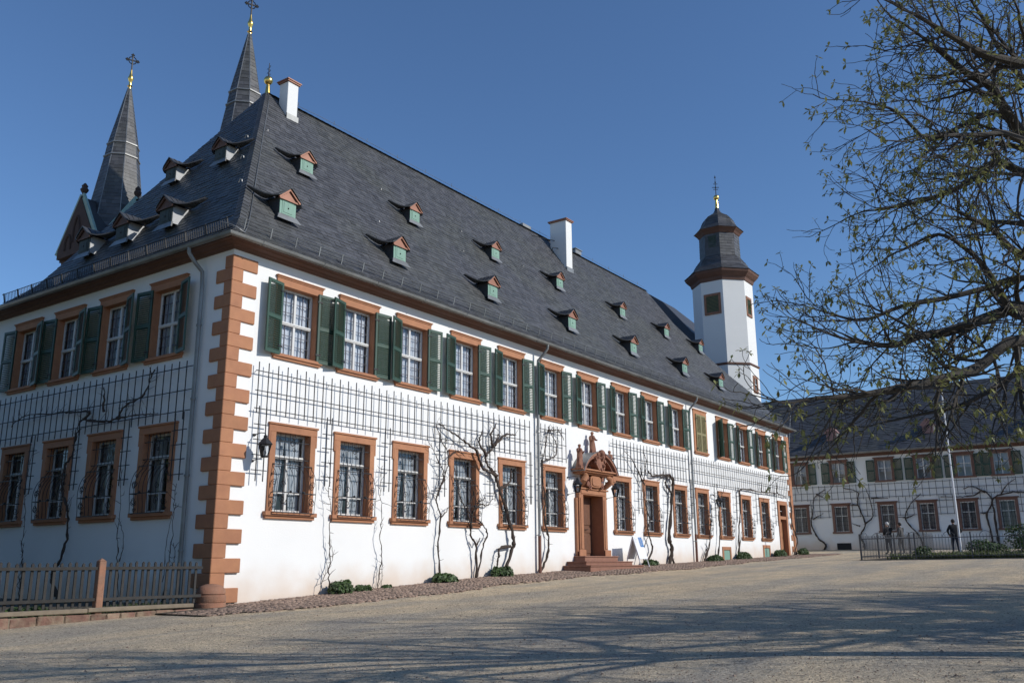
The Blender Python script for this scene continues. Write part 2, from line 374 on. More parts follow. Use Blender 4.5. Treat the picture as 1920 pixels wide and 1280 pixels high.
# ------------------------------------------------------------------ window kit (local frame: x to the viewer's right, -y outwards, z up, origin at the sill's foot)
def casement_mb(w, z0, z1, transom, mull_top=None, y=0.15, fr=0.055):
    mb = MB(); h = w / 2
    mb.box(-h, -h + fr, y, y + 0.06, z0, z1); mb.box(h - fr, h, y, y + 0.06, z0, z1)
    mb.box(-h + fr, h - fr, y, y + 0.06, z0, z0 + fr); mb.box(-h + fr, h - fr, y, y + 0.06, z1 - fr, z1)
    mt = mull_top or z1 - fr
    mb.box(-0.035, 0.035, y - 0.012, y + 0.05, z0 + fr, mt)
    mb.box(-h + fr, h - fr, y - 0.03, y + 0.055, transom - 0.045, transom + 0.035)
    mb.box(-h + fr, h - fr, y - 0.045, y - 0.028, transom - 0.015, transom + 0.018)
    return mb
def curtain_mesh(w, z0, z1, y, gap=0.0, seed=1, mat='curtain'):
    mb = MB(); n = 46; rg = random.Random(seed); ph = rg.uniform(0, 6)
    zs = [z0, z0 + (z1 - z0) * 0.33, z0 + (z1 - z0) * 0.66, z1]
    for side in (-1, 1):
        n0 = len(mb.v)
        for i in range(n + 1):
            t = i / n
            for k, z in enumerate(zs):
                x = side * (gap * (1 - k / 3.0) + t * (w / 2 - gap * (1 - k / 3.0)))
                mb.v.append((x, y + 0.014 * math.sin(t * 31 + ph) + 0.006 * math.sin(t * 77 + k + ph), z))
        for i in range(n):
            for k in range(3): a = n0 + i * 4 + k; mb.f.append((a, a + 4, a + 5, a + 1)); mb.mi.append(0)
    return mb.mesh('curtain', mat, smooth=True, fixn=False)
def pane_spec(x0, x1, z0, z1, y):
    mb = MB(); mb.quad((x0, y, z0), (x1, y, z0), (x1, y, z1), (x0, y, z1))
    return ('pane', mb.mesh('pane', 'window_glass', fixn=False), [])
def upper_window_spec(kind='main'):
    W, H, op, z0, z1 = 1.557, 2.155, 0.58, 0.14, 1.90
    s = MB()
    for q in (-1, 1):
        a, b = sorted((q * op, q * (W / 2 - 0.01))); s.box(a, b, -0.045, 0.24, z0, z1)
    s.box(-W / 2 + 0.01, W / 2 - 0.01, -0.045, 0.24, z1 + 0.0005, H - 0.07)
    s.box(-W / 2, W / 2, -0.065, 0.10, H - 0.0695, H - 0.03); s.box(-W / 2 - 0.025, W / 2 + 0.025, -0.09, 0.10, H - 0.0295, H)
    sill = MB(); sill.box(-W / 2 - 0.03, W / 2 + 0.03, -0.10, 0.24, 0.06, z0 - 0.001); sill.box(-W / 2, W / 2, -0.06, 0.1, 0.0, 0.0595)
    tr = (z0 + z1) / 2 - 0.02
    cas = casement_mb(2 * op, z0, z1, tr)
    lead = MB(); fr = 0.055
    for (xa, xb) in ((-op + fr, -0.035), (0.035, op - fr)):
        for (za, zb) in ((z0 + fr, tr - 0.045), (tr + 0.035, z1 - fr)):
            xm = (xa + xb) / 2; lead.box(xm - 0.008, xm + 0.008, 0.165, 0.19, za, zb)
            for k in (1, 2):
                zz = za + (zb - za) * k / 3; lead.box(xa, xm - 0.0112, 0.167, 0.188, zz - 0.007, zz + 0.007); lead.box(xm + 0.0112, xb, 0.167, 0.188, zz - 0.007, zz + 0.007)
    kids = [('sill', sill.mesh('sill', 'sandstone_paint', bevel=0.008), []), ('casement', cas.mesh('casement', 'casement_white', bevel=0.004), []), ('glazing_bars', lead.mesh('glazing_bars', 'lead_grey'), [])]
    for (xa, xb) in ((-op + fr, -0.035), (0.035, op - fr)):
        for (za, zb) in ((z0 + fr, tr - 0.045), (tr + 0.035, z1 - fr)): kids.append(pane_spec(xa, xb, za, zb, 0.18))
    return ('window', s.mesh('window', 'sandstone_paint', bevel=0.006), kids)
def lower_window_spec():
    W, H, op, z0, z1 = 1.547, 2.303, 0.555, 0.17, 2.08
    s = MB(); e = 0.045
    for q in (-1, 1):
        a, b = sorted((q * op, q * (W / 2 - e))); s.box(a, b, -0.045, 0.26, z0, z1)
        a, b = sorted((q * (W / 2 - e) + q * 0.0005, q * W / 2)); s.box(a, b, -0.044, 0.06, z1 - 0.28, z1)
    s.box(-W / 2, W / 2, -0.045, 0.26, z1 + 0.0005, H - 0.05); s.box(-W / 2 - 0.02, W / 2 + 0.02, -0.075, 0.10, H - 0.0495, H)
    sill = MB(); sill.box(-W / 2 - 0.04, W / 2 + 0.04, -0.12, 0.26, 0.07, z0 - 0.001); sill.box(-W / 2, W / 2, -0.07, 0.1, 0.0, 0.0695)
    tr = z0 + (z1 - z0) * 0.70; fr = 0.055
    cas = casement_mb(2 * op, z0, z1, tr, tr - 0.045, 0.17); cas.box(-op + fr, -0.035, 0.175, 0.215, 0.62, 0.65); cas.box(0.035, op - fr, 0.175, 0.215, 0.62, 0.65)
    kids = [('sill', sill.mesh('sill', 'sandstone_paint', bevel=0.008), []), ('casement', cas.mesh('casement', 'casement_white', bevel=0.004), [])]
    for (xa, xb) in ((-op + fr, -0.035), (0.035, op - fr)): kids.append(pane_spec(xa, xb, z0 + fr, tr - 0.045, 0.20))
    kids.append(pane_spec(-op + fr, op - fr, tr + 0.035, z1 - fr, 0.20))
    return ('window', s.mesh('window', 'sandstone_paint', bevel=0.006), kids)
def spiral(cx, cy_, cz, r, turns, sgn, plane='yz', n=16, start=0.0):
    pts = []
    for i in range(n + 1):
        t = i / n; rr = r * (1 - 0.78 * t); q = start + sgn * turns * 6.283 * t
        a, b = rr * math.cos(q), rr * math.sin(q)
        pts.append((cx, cy_ + a, cz + b) if plane == 'yz' else (cx + a, cy_, cz + b))
    return pts
def grille_mesh():
    mb = MB(); hw = 0.62; rad = 0.009
    prof = [(-0.06, 1.30), (-0.07, 1.22), (-0.14, 1.14), (-0.21, 0.98), (-0.245, 0.78), (-0.24, 0.55), (-0.215, 0.35), (-0.205, 0.14)]
    pr = catmull([(0, y, z) for y, z in prof], 3)
    xs = [-hw + 2 * hw * i / 7 for i in range(8)]
    for i, x in enumerate(xs):
        mb.tube([(x, p.y, p.z) for p in pr], rad, 4)
        if 0 < i < 7: mb.tube([(x * 0.86, -0.0, 2.08), (x * 0.86, -0.0, 1.45), (x, -0.07, 1.30)], rad, 4)
    for z, y in ((1.46, 0.0), (1.88, 0.0)): mb.bar((-0.56, y, z), (0.56, y, z), 0.014, 0.02)
    for z, y in ((1.30, -0.06), (0.62, -0.248), (0.15, -0.208)):
        mb.bar((-hw, y, z), (hw, y, z), 0.016, 0.022)
        for q in (-1, 1): mb.bar((q * hw, y, z), (q * hw, 0.0, z), 0.016, 0.022)
    for q in (-1, 1):
        for (cy_, cz, r, sg) in ((-0.13, 0.85, 0.09, 1), (-0.13, 0.42, 0.09, -1), (-0.09, 1.08, 0.05, -1), (-0.09, 0.24, 0.05, 1)): mb.tube(spiral(q * hw, cy_, cz, r, 1.4, sg, 'yz'), 0.008, 4)
    for (cx, cz, r, sg) in ((0.0, 1.83, 0.09, 1), (0.05, 1.70, 0.06, -1), (-0.45, 0.80, 0.10, 1), (-0.43, 0.45, 0.11, -1), (0.46, 0.80, 0.09, -1), (0.46, 0.42, 0.10, 1)): mb.tube(spiral(cx, -0.02 if cz > 1.5 else -0.245, cz, r, 1.3, sg, 'xz'), 0.009, 4)
    for q in (-1, 1): mb.sphere((q * 0.2, -0.258, 0.64), 0.035, 6, 4)
    mb.sphere((0, -0.05, 1.97), 0.05, 7, 5, 1, 0.5, 1)
    return mb.mesh('grille', 'iron', fixn=False)
SH_H = 1.86
def shutter_specs(mat, W=0.59, nsl=14):
    out = []
    for sgn in (-1, 1):                    # sgn -1: leaf runs to -x from its hinge, +1: to +x
        f = MB(); st = 0.065; t = 0.04
        a, b = (0, sgn * W)
        X = lambda u: sgn * u
        def bx(u0, u1, z0, z1, y0=-t, y1=0.0): p, q = sorted((X(u0), X(u1))); f.box(p, q, y0, y1, z0, z1)
        bx(0, st, 0, SH_H); bx(W - st, W, 0, SH_H)
        for z in ((0.0, 0.09), (SH_H / 2 - 0.05, SH_H / 2 + 0.05), (SH_H - 0.08, SH_H)): bx(st + 0.0004, W - st - 0.0004, z[0], z[1])
        sl = MB()
        for (za, zb) in ((0.09, SH_H / 2 - 0.05), (SH_H / 2 + 0.05, SH_H - 0.08)):
            n = nsl
            for i in range(n):
                z = za + (zb - za) * (i + 0.5) / n; p, q = sorted((X(st), X(W - st)))
                hh = 0.016                                         # slats slope down and outwards
                sl.add([(p, -0.040, z - hh), (q, -0.040, z - hh), (q, -0.001, z + hh), (p, -0.001, z + hh), (p, -0.040, z - hh + 0.012), (q, -0.040, z - hh + 0.012), (q, -0.001, z + hh + 0.012), (p, -0.001, z + hh + 0.012)],
                       [(0,3,2,1),(4,5,6,7),(0,1,5,4),(2,3,7,6)])
        hs_ = []
        for z in (0.22, SH_H - 0.22): h = MB(); h.box(*sorted((X(-0.05), X(0.12))), -0.05, -0.0405, z - 0.02, z + 0.02); hs_.append(('hinge', h.mesh('hinge', 'iron'), []))
        out.append(('shutter', f.mesh('shutter', mat, bevel=0.003), [('louvres', sl.mesh('louvres', mat, fixn=False), [], 'stuff')] + hs_))
    return out
SP_UP = upper_window_spec(); SP_LO = lower_window_spec(); GRILLE = grille_mesh()
SHUT = shutter_specs('shutter_green'); SHUT_O = shutter_specs('shutter_ochre', 0.575)
CUR_UP = [curtain_mesh(1.06, 0.19, 1.86, 0.262, 0.0, k) for k in range(4)]
CUR_LO = [curtain_mesh(1.02, 0.22, 2.04, 0.28, g, k + 9, 'curtain_grey') for k, g in enumerate((0.06, 0.12, 0.2))]
def wall_panel(u0, u1, zb, zt, holes):
    """plastered wall sheet in the local frame with rectangular openings and shallow returns"""
    us = sorted({u0, u1, *[h[0] for h in holes], *[h[1] for h in holes]}); zs = sorted({zb, zt, *[h[2] for h in holes], *[h[3] for h in holes]})
    mb = MB()
    for a, b in zip(us, us[1:]):
        run = None
        for c, d in zip(zs, zs[1:]):
            um, zm = (a + b) / 2, (c + d) / 2; solid = not any(h[0] < um < h[1] and h[2] < zm < h[3] for h in holes)
            if solid: run = (run[0], d) if run else (c, d)
            if (not solid or d == zs[-1]) and run: mb.quad((a, 0, run[0]), (b, 0, run[0]), (b, 0, run[1]), (a, 0, run[1])); run = None
    for (a, b, c, d) in holes:
        mb.quad((a,0,c),(a,0.3,c),(a,0.3,d),(a,0,d)); mb.quad((b,0,c),(b,0.3,c),(b,0.3,d),(b,0,d)); mb.quad((a,0,d),(b,0,d),(b,0.3,d),(a,0.3,d)); mb.quad((a,0,c),(b,0,c),(b,0.3,c),(a,0.3,c))
    return mb
def mark(o, label): o['label'] = label; return o
# ------------------------------------------------------------------ the main range
FU = [1.32, 3.48, 5.76, 8.27, 10.79, 13.36, 15.93, 18.60, 21.22, 23.88, 26.54, 29.31, 32.07, 34.85, 37.55]
FL = [1.35, 3.50, 5.74, 8.25, 10.79, 13.36, 18.46, 21.02, 23.86, 26.35, 29.06, 31.90, 34.69]
LU = [1.72, 4.07, 6.38, 8.65]; LL = [1.65, 3.97, 6.21, 8.51]
WU, WL, ZU, ZL = 1.557, 1.547, 5.93, 2.045
XE, YE = 40.3, 11.8
EO = 0.5
PROF = [(0.0, 8.58), (0.65, 8.98), (1.4, 9.65), (6.4, 16.9)]      # roof profile: inset from the eave, height
zr = lambda s: interp(s, PROF)
KL = 5.76 / 6.4
EASTX = [(0.0, 40.35), (0.6, 40.5), (1.4, 40.7), (2.2, 40.3), (2.9, 37.9), (3.55, 36.4), (4.9, 34.55), (6.4, 34.2)]
xe = lambda s: interp(s, EASTX)
xw = lambda s: -EO + s * KL
ABBEY = thing('abbey_building', 'long white two storey range with orange sandstone quoins and green shutters', 'building')
LROT = R(-90)
def build_walls():
    hf = []; m = 0.05
    for x in FU: hf.append((x + m, x + WU - m, ZU + 0.03, ZU + 2.12))
    for x in FL: hf.append((x + m + 0.03, x + WL - m - 0.03, ZL + 0.03, ZL + 2.26))
    hf.append((15.75, 17.75, 0.0, 3.75)); hf.append((37.7, 39.05, 0.6, 4.25))
    hf.append((29.35, 30.15, 1.0, 1.62)); hf.append((34.95, 35.75, 1.05, 1.75))
    mb = wall_panel(0, XE, -0.6, 8.562, hf)
    hl = []
    for y in LU: hl.append((-(y + WU - m), -(y + m), ZU + 0.03, ZU + 2.12))
    for y in LL: hl.append((-(y + WL - m - 0.03), -(y + m + 0.03), ZL + 0.03, ZL + 2.26))
    lb = wall_panel(-YE, 0, -0.6, 8.56, hl)
    mb.merge(lb, Matrix.Rotation(LROT, 4, 'Z'))
    mb.quad((0, YE, -0.6), (XE, YE, -0.6), (XE, YE, 8.56), (0, YE, 8.56)); mb.quad((XE, 0, -0.6), (XE, YE, -0.6), (XE, YE, 8.56), (XE, 0, 8.56))
    # inner partition a little behind the windows keeps the rooms dark
    mb.quad((0.9, 0.9, -0.6), (XE - 0.1, 0.9, -0.6), (XE - 0.1, 0.9, 8.5), (0.9, 0.9, 8.5)); mb.quad((0.9, 0.9, -0.6), (0.9, YE - 0.1, -0.6), (0.9, YE - 0.1, 8.5), (0.9, 0.9, 8.5))
    obj('wall', mb.mesh('wall', 'plaster', fixn=False), ABBEY)
build_walls()
def build_windows():
    rg = random.Random(3)
    for i, x in enumerate(FU):
        xc = x + WU / 2
        if i == 10:
            w = place(SP_UP, ABBEY, (xc, 0, ZU)); w['label'] = 'upper window closed by olive ochre shutters'
            for sgn, sp in ((1, SHUT_O[1]), (-1, SHUT_O[0])): place(sp, ABBEY, (xc - sgn * 0.575, -0.05, ZU + 0.06), 0)
            continue
        w = place(SP_UP, ABBEY, (xc, 0, ZU)); obj('curtain', CUR_UP[rg.randrange(4)], w)
        dense = lambda k: 0 <= k < 15 and abs(k - i) == 1 and abs(FU[k] - x) < 2.4
        for sgn in (-1, 1):
            k = i + sgn; a = (17 if dense(k) else 12) if sgn == -1 else 6
            if i == 0 and sgn == -1: a = 12
            if i == 11 and sgn == -1: a = 42
            a += rg.uniform(-1.5, 1.5)
            # leaf folded back beside its window: hinge at the jamb edge, free end standing off the wall
            sp = SHUT[1] if sgn == 1 else SHUT[0]
            place(sp, ABBEY, (xc + sgn * 0.60, -0.055, ZU + 0.09), -sgn * R(a))
    for i, x in enumerate(FL):
        w = place(SP_LO, ABBEY, (x + WL / 2, 0, ZL)); obj('curtain', CUR_LO[rg.randrange(3)], w)
        obj('grille', GRILLE, w)
    for y in LU:
        w = place(SP_UP, ABBEY, (0, y + WU / 2, ZU), LROT); obj('curtain', CUR_UP[rg.randrange(4)], w)
        for sgn in (-1, 1):
            a = (16 if sgn == 1 else 5) + rg.uniform(-2, 2)
            place(SHUT[1] if sgn == 1 else SHUT[0], ABBEY, (-0.055, y + WU / 2 - sgn * 0.60, ZU + 0.09), LROT - sgn * R(a))
    for y in LL:
        w = place(SP_LO, ABBEY, (0, y + WL / 2, ZL), LROT); obj('curtain', CUR_LO[rg.randrange(3)], w); obj('grille', GRILLE, w)
build_windows()
def build_quoins():
    n = 25; h = (8.24 - 0.16) / n; rg = random.Random(2)
    for i in range(n):
        z0 = 8.24 - (i + 1) * h; z1 = z0 + h - 0.003; zm = (z0 + z1) / 2
        p = 0.035 + 0.055 * (1 - zm / 8.24)
        fl = 0.70 if i % 2 == 0 else 0.30; ll = 0.26 if i % 2 == 0 else 0.60
        fl += rg.uniform(-0.015, 0.015); ll += rg.uniform(-0.015, 0.015)
        mb = MB(); poly = [(-p, -p), (fl, -p), (fl, 0.05), (0.05, 0.05), (0.05, ll), (-p, ll)]
        m = len(poly); vs = [(x, y, z0) for x, y in poly] + [(x, y, z1) for x, y in poly]
        mb.add(vs, [tuple(range(m - 1, -1, -1)), tuple(range(m, 2 * m))] + [(k, (k + 1) % m, (k + 1) % m + m, k + m) for k in range(m)])
        obj('quoin_block', mb.mesh('quoin_block', 'sandstone_paint', bevel=0.014), ABBEY)
    cap = MB(); cap.box(-0.08, 0.74, -0.08, 0.04, 8.243, 8.30); cap.box(-0.08, 0.04, 0.0405, 0.64, 8.243, 8.30)
    for i in range(22):                                              # far end of the facade
        h2 = (8.2 - 1.2) / 22; z0 = 8.2 - (i + 1) * h2; fl = 0.72 if i % 2 == 0 else 0.40
        b = MB(); b.box(XE - fl, XE + 0.03, -0.035, 0.25, z0, z0 + h2 - 0.003); obj('quoin_block', b.mesh('quoin_block', 'sandstone_paint', bevel=0.012), ABBEY)
build_quoins()
def sweep(prof, xend, yend):
    """profile of (outward, z) swept along the side wall, round the corner and along the facade"""
    mb = MB(); k = len(prof)
    for d, z in prof: mb.v += [(-d, yend, z), (-d, -d, z), (xend, -d, z)]
    for i in range(k - 1):
        a = i * 3; mb.f += [(a, a + 1, a + 4, a + 3), (a + 1, a + 2, a + 5, a + 4)]; mb.mi += [0, 0]
    return mb
def build_eaves():
    mb = sweep([(-0.05, 8.385), (0.05, 8.385), (0.06, 8.41), (0.13, 8.42), (0.15, 8.45), (0.30, 8.465), (0.33, 8.49), (0.415, 8.495), (0.42, 8.55), (0.2, 8.562)], XE + 0.03, YE + 0.3)
    obj('cornice', mb.mesh('cornice', 'cornice_wood', fixn=False), ABBEY)
    prof = [(0.50 + 0.078 * math.cos(q), 8.555 + 0.078 * math.sin(q)) for q in [math.pi * (1 + i / 8) for i in range(9)]]
    prof = prof + [(p[0], p[1]) for p in [(0.585, 8.568), (0.57, 8.562), (0.50, 8.49), (0.435, 8.555)]]
    g = sweep([(0.422, 8.555)] + prof[1:], XE + 0.05, YE + 0.5)
    obj('gutter', g.mesh('gutter', 'zinc', smooth=True, fixn=False), ABBEY)
    for x in [0.4 + 2.0 * i for i in range(20)]:
        b = MB(); b.tube([(x, -0.415, 8.55), (x, -0.46, 8.472), (x, -0.54, 8.472), (x, -0.59, 8.565)], 0.012, 4); obj('gutter_bracket', b.mesh('gutter_bracket', 'zinc', fixn=False), ABBEY)
    # snow guards
    s0 = 0.75; y = -EO + s0; z = zr(s0)
    mb = MB(); n = Vector((0, -0.5, 0.86))
    def posts(P, Q, step):
        P = Vector(P); Q = Vector(Q); L = (Q - P).length; k = int(L / step); d = (Q - P) / k
        return [P + d * i for i in range(k + 1)]
    for p in posts((xw(s0) + 0.25, y, z), (xe(s0) - 0.3, y, z), 0.82): mb.bar(p, p + Vector((0, -0.06, 0.27)), 0.03, 0.02)
    for hh in (0.10, 0.18, 0.26): mb.tube([(xw(s0) + 0.1, y - 0.22 * hh, z + hh), (xe(s0) - 0.2, y - 0.22 * hh, z + hh)], 0.011 if hh < 0.2 else 0.014, 4)
    obj('snow_guard', mb.mesh('snow_guard', 'zinc', fixn=False), ABBEY)
    mb = MB(); x = xw(s0)
    for p in posts((x, y + 0.3, z), (x, 11.6, z), 0.82): mb.bar(p, p + Vector((-0.06, 0, 0.30)), 0.035, 0.03)
    for hh in (0.03, 0.28): mb.tube([(x - 0.2 * hh, y + 0.1, z + hh), (x - 0.2 * hh, 11.7, z + hh)], 0.013, 4)
    for p in posts((x, y + 0.3, z), (x, 11.6, z), 0.09): mb.bar(p + Vector((-0.01, 0, 0.03)), p + Vector((-0.056, 0, 0.28)), 0.012)
    obj('snow_guard', mb.mesh('snow_guard', 'iron', fixn=False), ABBEY)
build_eaves()
def slate_field(mb, pt, arcs, lo, hi, width, rg, lift=0.016):
    """overlapping slates: pt(u, s) gives the surface point, arcs the course positions in s, lo/hi the extent of u at s"""
    for i in range(len(arcs) - 1):
        s0, s1 = arcs[i], arcs[i + 1] + (arcs[i + 1] - arcs[i]) * 0.35
        a, b = lo(arcs[i]), hi(arcs[i]); a2, b2 = lo(min(s1, arcs[-1])), hi(min(s1, arcs[-1]))
        u = a - rg.uniform(0, width)
        s1 = min(s1, arcs[-1])
        while u < b:
            w = width * rg.uniform(0.8, 1.2); ua, ub = max(a, u), min(b, u + w - 0.004)
            u += w
            if ub - ua < 0.03: continue
            ta, tb = max(a2, ua), min(b2, ub)
            if tb - ta < 0.01: ta = tb = min(max((ua + ub) / 2, a2), b2)
            p0, p1, p2, p3 = pt(ua, s0), pt(ub, s0), pt(tb, s1), pt(ta, s1)
            nrm = (p1 - p0).cross(p3 - p0 if (p3 - p0).length > 1e-4 else p2 - p0)
            if nrm.length < 1e-8: continue
            nrm.normalize()
            if nrm.z < 0: nrm = -nrm
            l = lift * rg.uniform(0.7, 1.5); dn = rg.uniform(-0.006, 0.006)
            e = (pt(ua, s0 + 0.01) - p0).normalized()
            q0, q1 = p0 + nrm * l + e * dn, p1 + nrm * (l + rg.uniform(-0.004, 0.004)) + e * (dn + rg.uniform(-0.004, 0.004))
            mb.add([q0, q1, p2 + nrm * 0.004, p3 + nrm * 0.004, p0 - nrm * 0.004, p1 - nrm * 0.004], [(0, 1, 2, 3), (4, 5, 1, 0)])
def arc_positions(prof, step):
    s = 0.0; out = [0.0]; end = prof[-1][0]
    while s < end - 1e-6:
        ds = 0.01; sl = (interp(s + ds, prof) - interp(s, prof)) / ds; s += step / math.hypot(1, sl); out.append(min(s, end))
    return out
def build_roof():
    F = lambda x, s: Vector((x, -EO + s, zr(s))); Lp = lambda y, s: Vector((xw(s), y, zr(s)))
    S = [0, 0.3, 0.65, 1.0, 1.4, 2.2, 2.9, 3.55, 4.9, 6.4]
    mb = MB()
    for a, b in zip(S, S[1:]):
        mb.quad(F(xw(a), a), F(xe(a), a), F(xe(b), b), F(xw(b), b))
        mb.quad(Lp(-EO + a, a), Lp(-EO + b, b), Lp(YE + EO - b, b), Lp(YE + EO - a, a))
        G = lambda x, s: Vector((x, YE + EO - s, zr(s)))
        mb.quad(G(xw(a), a), G(xw(b), b), G(xe(b), b), G(xe(a), a)); mb.quad(F(xe(a), a), G(xe(a), a), G(xe(b), b), F(xe(b), b))
    mb.quad((-0.48, -0.48, 8.565), (40.3, -0.48, 8.565), (40.3, 12.25, 8.565), (-0.48, 12.25, 8.565))
    roof = obj('roof', mb.mesh('roof', 'slate_flat', fixn=False), ABBEY)
    rg = random.Random(21); sl = MB(); A = arc_positions(PROF, 0.165)
    slate_field(sl, F, A, xw, xe, 0.23, rg)
    slate_field(sl, Lp, A, lambda s: -EO + s, lambda s: YE + EO - s, 0.24, rg)
    obj('slates', sl.mesh('slates', 'slate', fixn=False), roof, kind='stuff')
    hp = MB()                                                       # hip and ridge slates
    def strip(pts, step, w, nrm):
        for p, q in zip(pts, pts[1:]):
            L = (q - p).length; k = max(1, int(L / step)); d = (q - p) / k
            for i in range(k):
                a = p + d * i; t = d.normalized(); sd = t.cross(nrm).normalized()
                for sg in (-1, 1):
                    o = a + nrm * 0.03; lo = -nrm * (w * 0.62)
                    hp.add([o, o + d * 1.25 - nrm * 0.018, o + d * 1.25 - nrm * 0.018 + sd * sg * w + lo, o + sd * sg * w + lo], [(0, 1, 2, 3)])
    hip = [Vector((xw(s), -EO + s, zr(s))) for s in (0, 0.3, 0.65, 1.0, 1.4, 6.4)]
    strip(hip, 0.2, 0.16, Vector((-0.45, -0.45, 0.77)).normalized())
    strip([Vector((5.26, 5.9, 16.92)), Vector((34.2, 5.9, 16.92))], 0.28, 0.13, Vector((0, 0, 1)))
    obj('ridge_slates', hp.mesh('ridge_slates', 'slate', fixn=False), roof, kind='stuff')
    for i in range(16):
        x = 6.6 + 1.75 * i; h = MB(); h.tube([(x, 5.78, 16.93), (x, 5.76, 17.07), (x + 0.03, 5.8, 17.1)], 0.012, 4); obj('roof_hook', h.mesh('roof_hook', 'zinc', fixn=False), roof)
    for (x, s) in [(3.9, 4.6), (8.9, 4.4), (13.3, 4.2), (17.2, 3.9), (21.5, 4.5), (7.4, 3.0), (12.3, 3.3), (24.4, 3.3), (28.4, 4.1), (2.7, 4.0), (2.0, 3.2), (1.4, 2.4)]:
        y, z = -EO + s, zr(s); h = MB(); h.tube([(x, y, z), (x, y - 0.05, z + 0.10), (x + 0.01, y - 0.12, z + 0.06), (x + 0.01, y - 0.13, z + 0.0)], 0.013, 4); obj('roof_hook', h.mesh('roof_hook', 'zinc', fixn=False), roof)
    c = MB(); pts = [Vector((xw(s) + 0.34 - 0.03 * s, -EO + s - 0.02, zr(s) + 0.05)) for s in (0.1, 0.4, 0.75, 1.1, 1.5, 2.8, 4.3, 6.0)] + [Vector((5.3, 5.88, 16.98))]
    pts = [Vector((-0.38, 0.1, 8.98)), Vector((-0.3, -0.3, 8.82))] + pts
    c.tube(catmull(pts, 4), 0.013, 4); obj('lightning_cable', c.mesh('lightning_cable', 'zinc', fixn=False), roof)
    c = MB(); c.tube([(6.0, 5.9, 17.0)] + [(6.0 + 1.75 * i, 5.9, 17.07) for i in range(1, 17)], 0.008, 3); obj('lightning_cable', c.mesh('lightning_cable', 'zinc', fixn=False), roof)
    # ball finial on the hip point
    f = obj('finial', (lambda b: (b.lathe([(0.10, -0.1), (0.07, 0.2), (0.05, 0.3)], 10), b.sphere((0, 0, 0.44), 0.16, 12, 8), b)[-1])(MB()).mesh('finial', 'gold', smooth=True), ABBEY, (5.32, 5.9, 16.95))
    t = MB(); t.tube([(0, 0, 0.58), (0, 0, 1.12)], [0.025, 0.012], 6)
    for k in range(5):
        q = k * 1.25; t.tube(spiral(0.0, 0.05 if k % 2 else -0.05, 0.66 + 0.08 * k, 0.05, 1, 1 if k % 2 else -1, 'yz'), 0.007, 3)
    obj('finial_flower', t.mesh('finial_flower', 'iron', fixn=False), f)
build_roof()
def dormer_spec(sc, cheek='slate_flat', paint='mint_paint', gmat='copper'):
    m = Matrix.Diagonal((sc, sc, sc, 1)); SL = 1.45; W, H = 0.28, 0.47
    body = MB(); body.box(-W, W, 0.0, 0.5, 0.0, H); body.prism([(-W, H), (W, H), (0.0, H + 0.26)], 0.05, 0.5)
    door = MB(); door.box(-0.205, 0.205, -0.03, -0.001, 0.045, H - 0.02); door.mat(1).box(-0.15, 0.15, -0.04, -0.031, 0.10, H - 0.07); door.mat(0).box(-0.008, 0.008, -0.043, -0.0405, 0.10, H - 0.07)
    door.mat(2); door.sphere((0.0, -0.048, 0.24), 0.022, 6, 4)
    frame = MB(); frame.box(-W - 0.005, -0.208, -0.02, -0.0015, 0.0, H - 0.0005); frame.box(0.208, W + 0.005, -0.02, -0.0015, 0.0, H - 0.0005); frame.box(-W - 0.005, W + 0.005, -0.021, -0.0012, H - 0.019, H); frame.box(-W - 0.005, W + 0.005, -0.021, -0.0012, 0.0, 0.044)
    apron = MB(); apron.add([(-0.43, -0.13, -0.15), (0.43, -0.13, -0.15), (0.31, -0.03, 0.04), (-0.31, -0.03, 0.04), (-0.43, -0.09, -0.15), (0.43, -0.09, -0.15), (0.31, 0.02, 0.04), (-0.31, 0.02, 0.04)], [(0,1,2,3),(3,2,6,7),(1,5,6,2),(0,3,7,4)])
    gab = MB(); gab.prism([(-0.33, H), (0.33, H), (0.0, H + 0.275)], -0.05, 0.04); gab.box(-0.35, 0.35, -0.075, -0.051, H - 0.02, H + 0.025)
    for q in (-1, 1): gab.bar((q * 0.37, -0.085, H), (0, -0.085, H + 0.31), 0.045, 0.04, up=(0, 1, 0))
    prof = [(0.0, 0.83, -0.15), (0.15, 0.71, -0.145), (0.30, 0.575, -0.14), (0.40, 0.52, -0.10), (0.52, 0.50, 0.02), (0.66, 0.53, 0.16), (0.82, 0.61, 0.31), (0.98, 0.72, 0.48)]
    rf = MB()
    for q in (-1, 1):
        for layer in range(4):
            n0 = len(rf.v)
            for (l, h, yf) in prof:
                back = h / SL + 0.06; t0, t1 = layer / 4, (layer + 1) / 4
                ya, yb = yf + (back - yf) * t0, yf + (back - yf) * t1
                rf.v += [(q * l, ya, h + 0.024), (q * l, yb + 0.02, h + 0.004), (q * l, ya + 0.004, h - 0.010)]
            for i in range(len(prof) - 1):
                a = n0 + i * 3; rf.f += [(a, a + 3, a + 4, a + 1), (a + 2, a + 5, a + 3, a)]; rf.mi += [0, 0]
    chk = []
    for q in (-1, 1):
        c_ = MB(); x0, x1 = sorted((q * (W + 0.0005), q * (W + 0.01))); c_.box(x0, x1, 0.0, 0.5, 0.0, H + 0.05); chk.append(c_)
    def tm(b, name, mats, **k):
        c = MB(); c.merge(b, m); return c.mesh(name, mats, **k)
    return ('dormer', tm(body, 'dormer', 'slate_flat'), [('door', tm(door, 'door', [paint, paint, 'iron']), []), ('door_frame', tm(frame, 'door_frame', paint), []), ('apron', tm(apron, 'apron', 'zinc', fixn=False), []),
            ('gable', tm(gab, 'gable', gmat), []), ('dormer_roof', tm(rf, 'dormer_roof', 'slate_flat', fixn=False), []), ('cheek', tm(chk[0], 'cheek', cheek), []), ('cheek', tm(chk[1], 'cheek', cheek), [])])
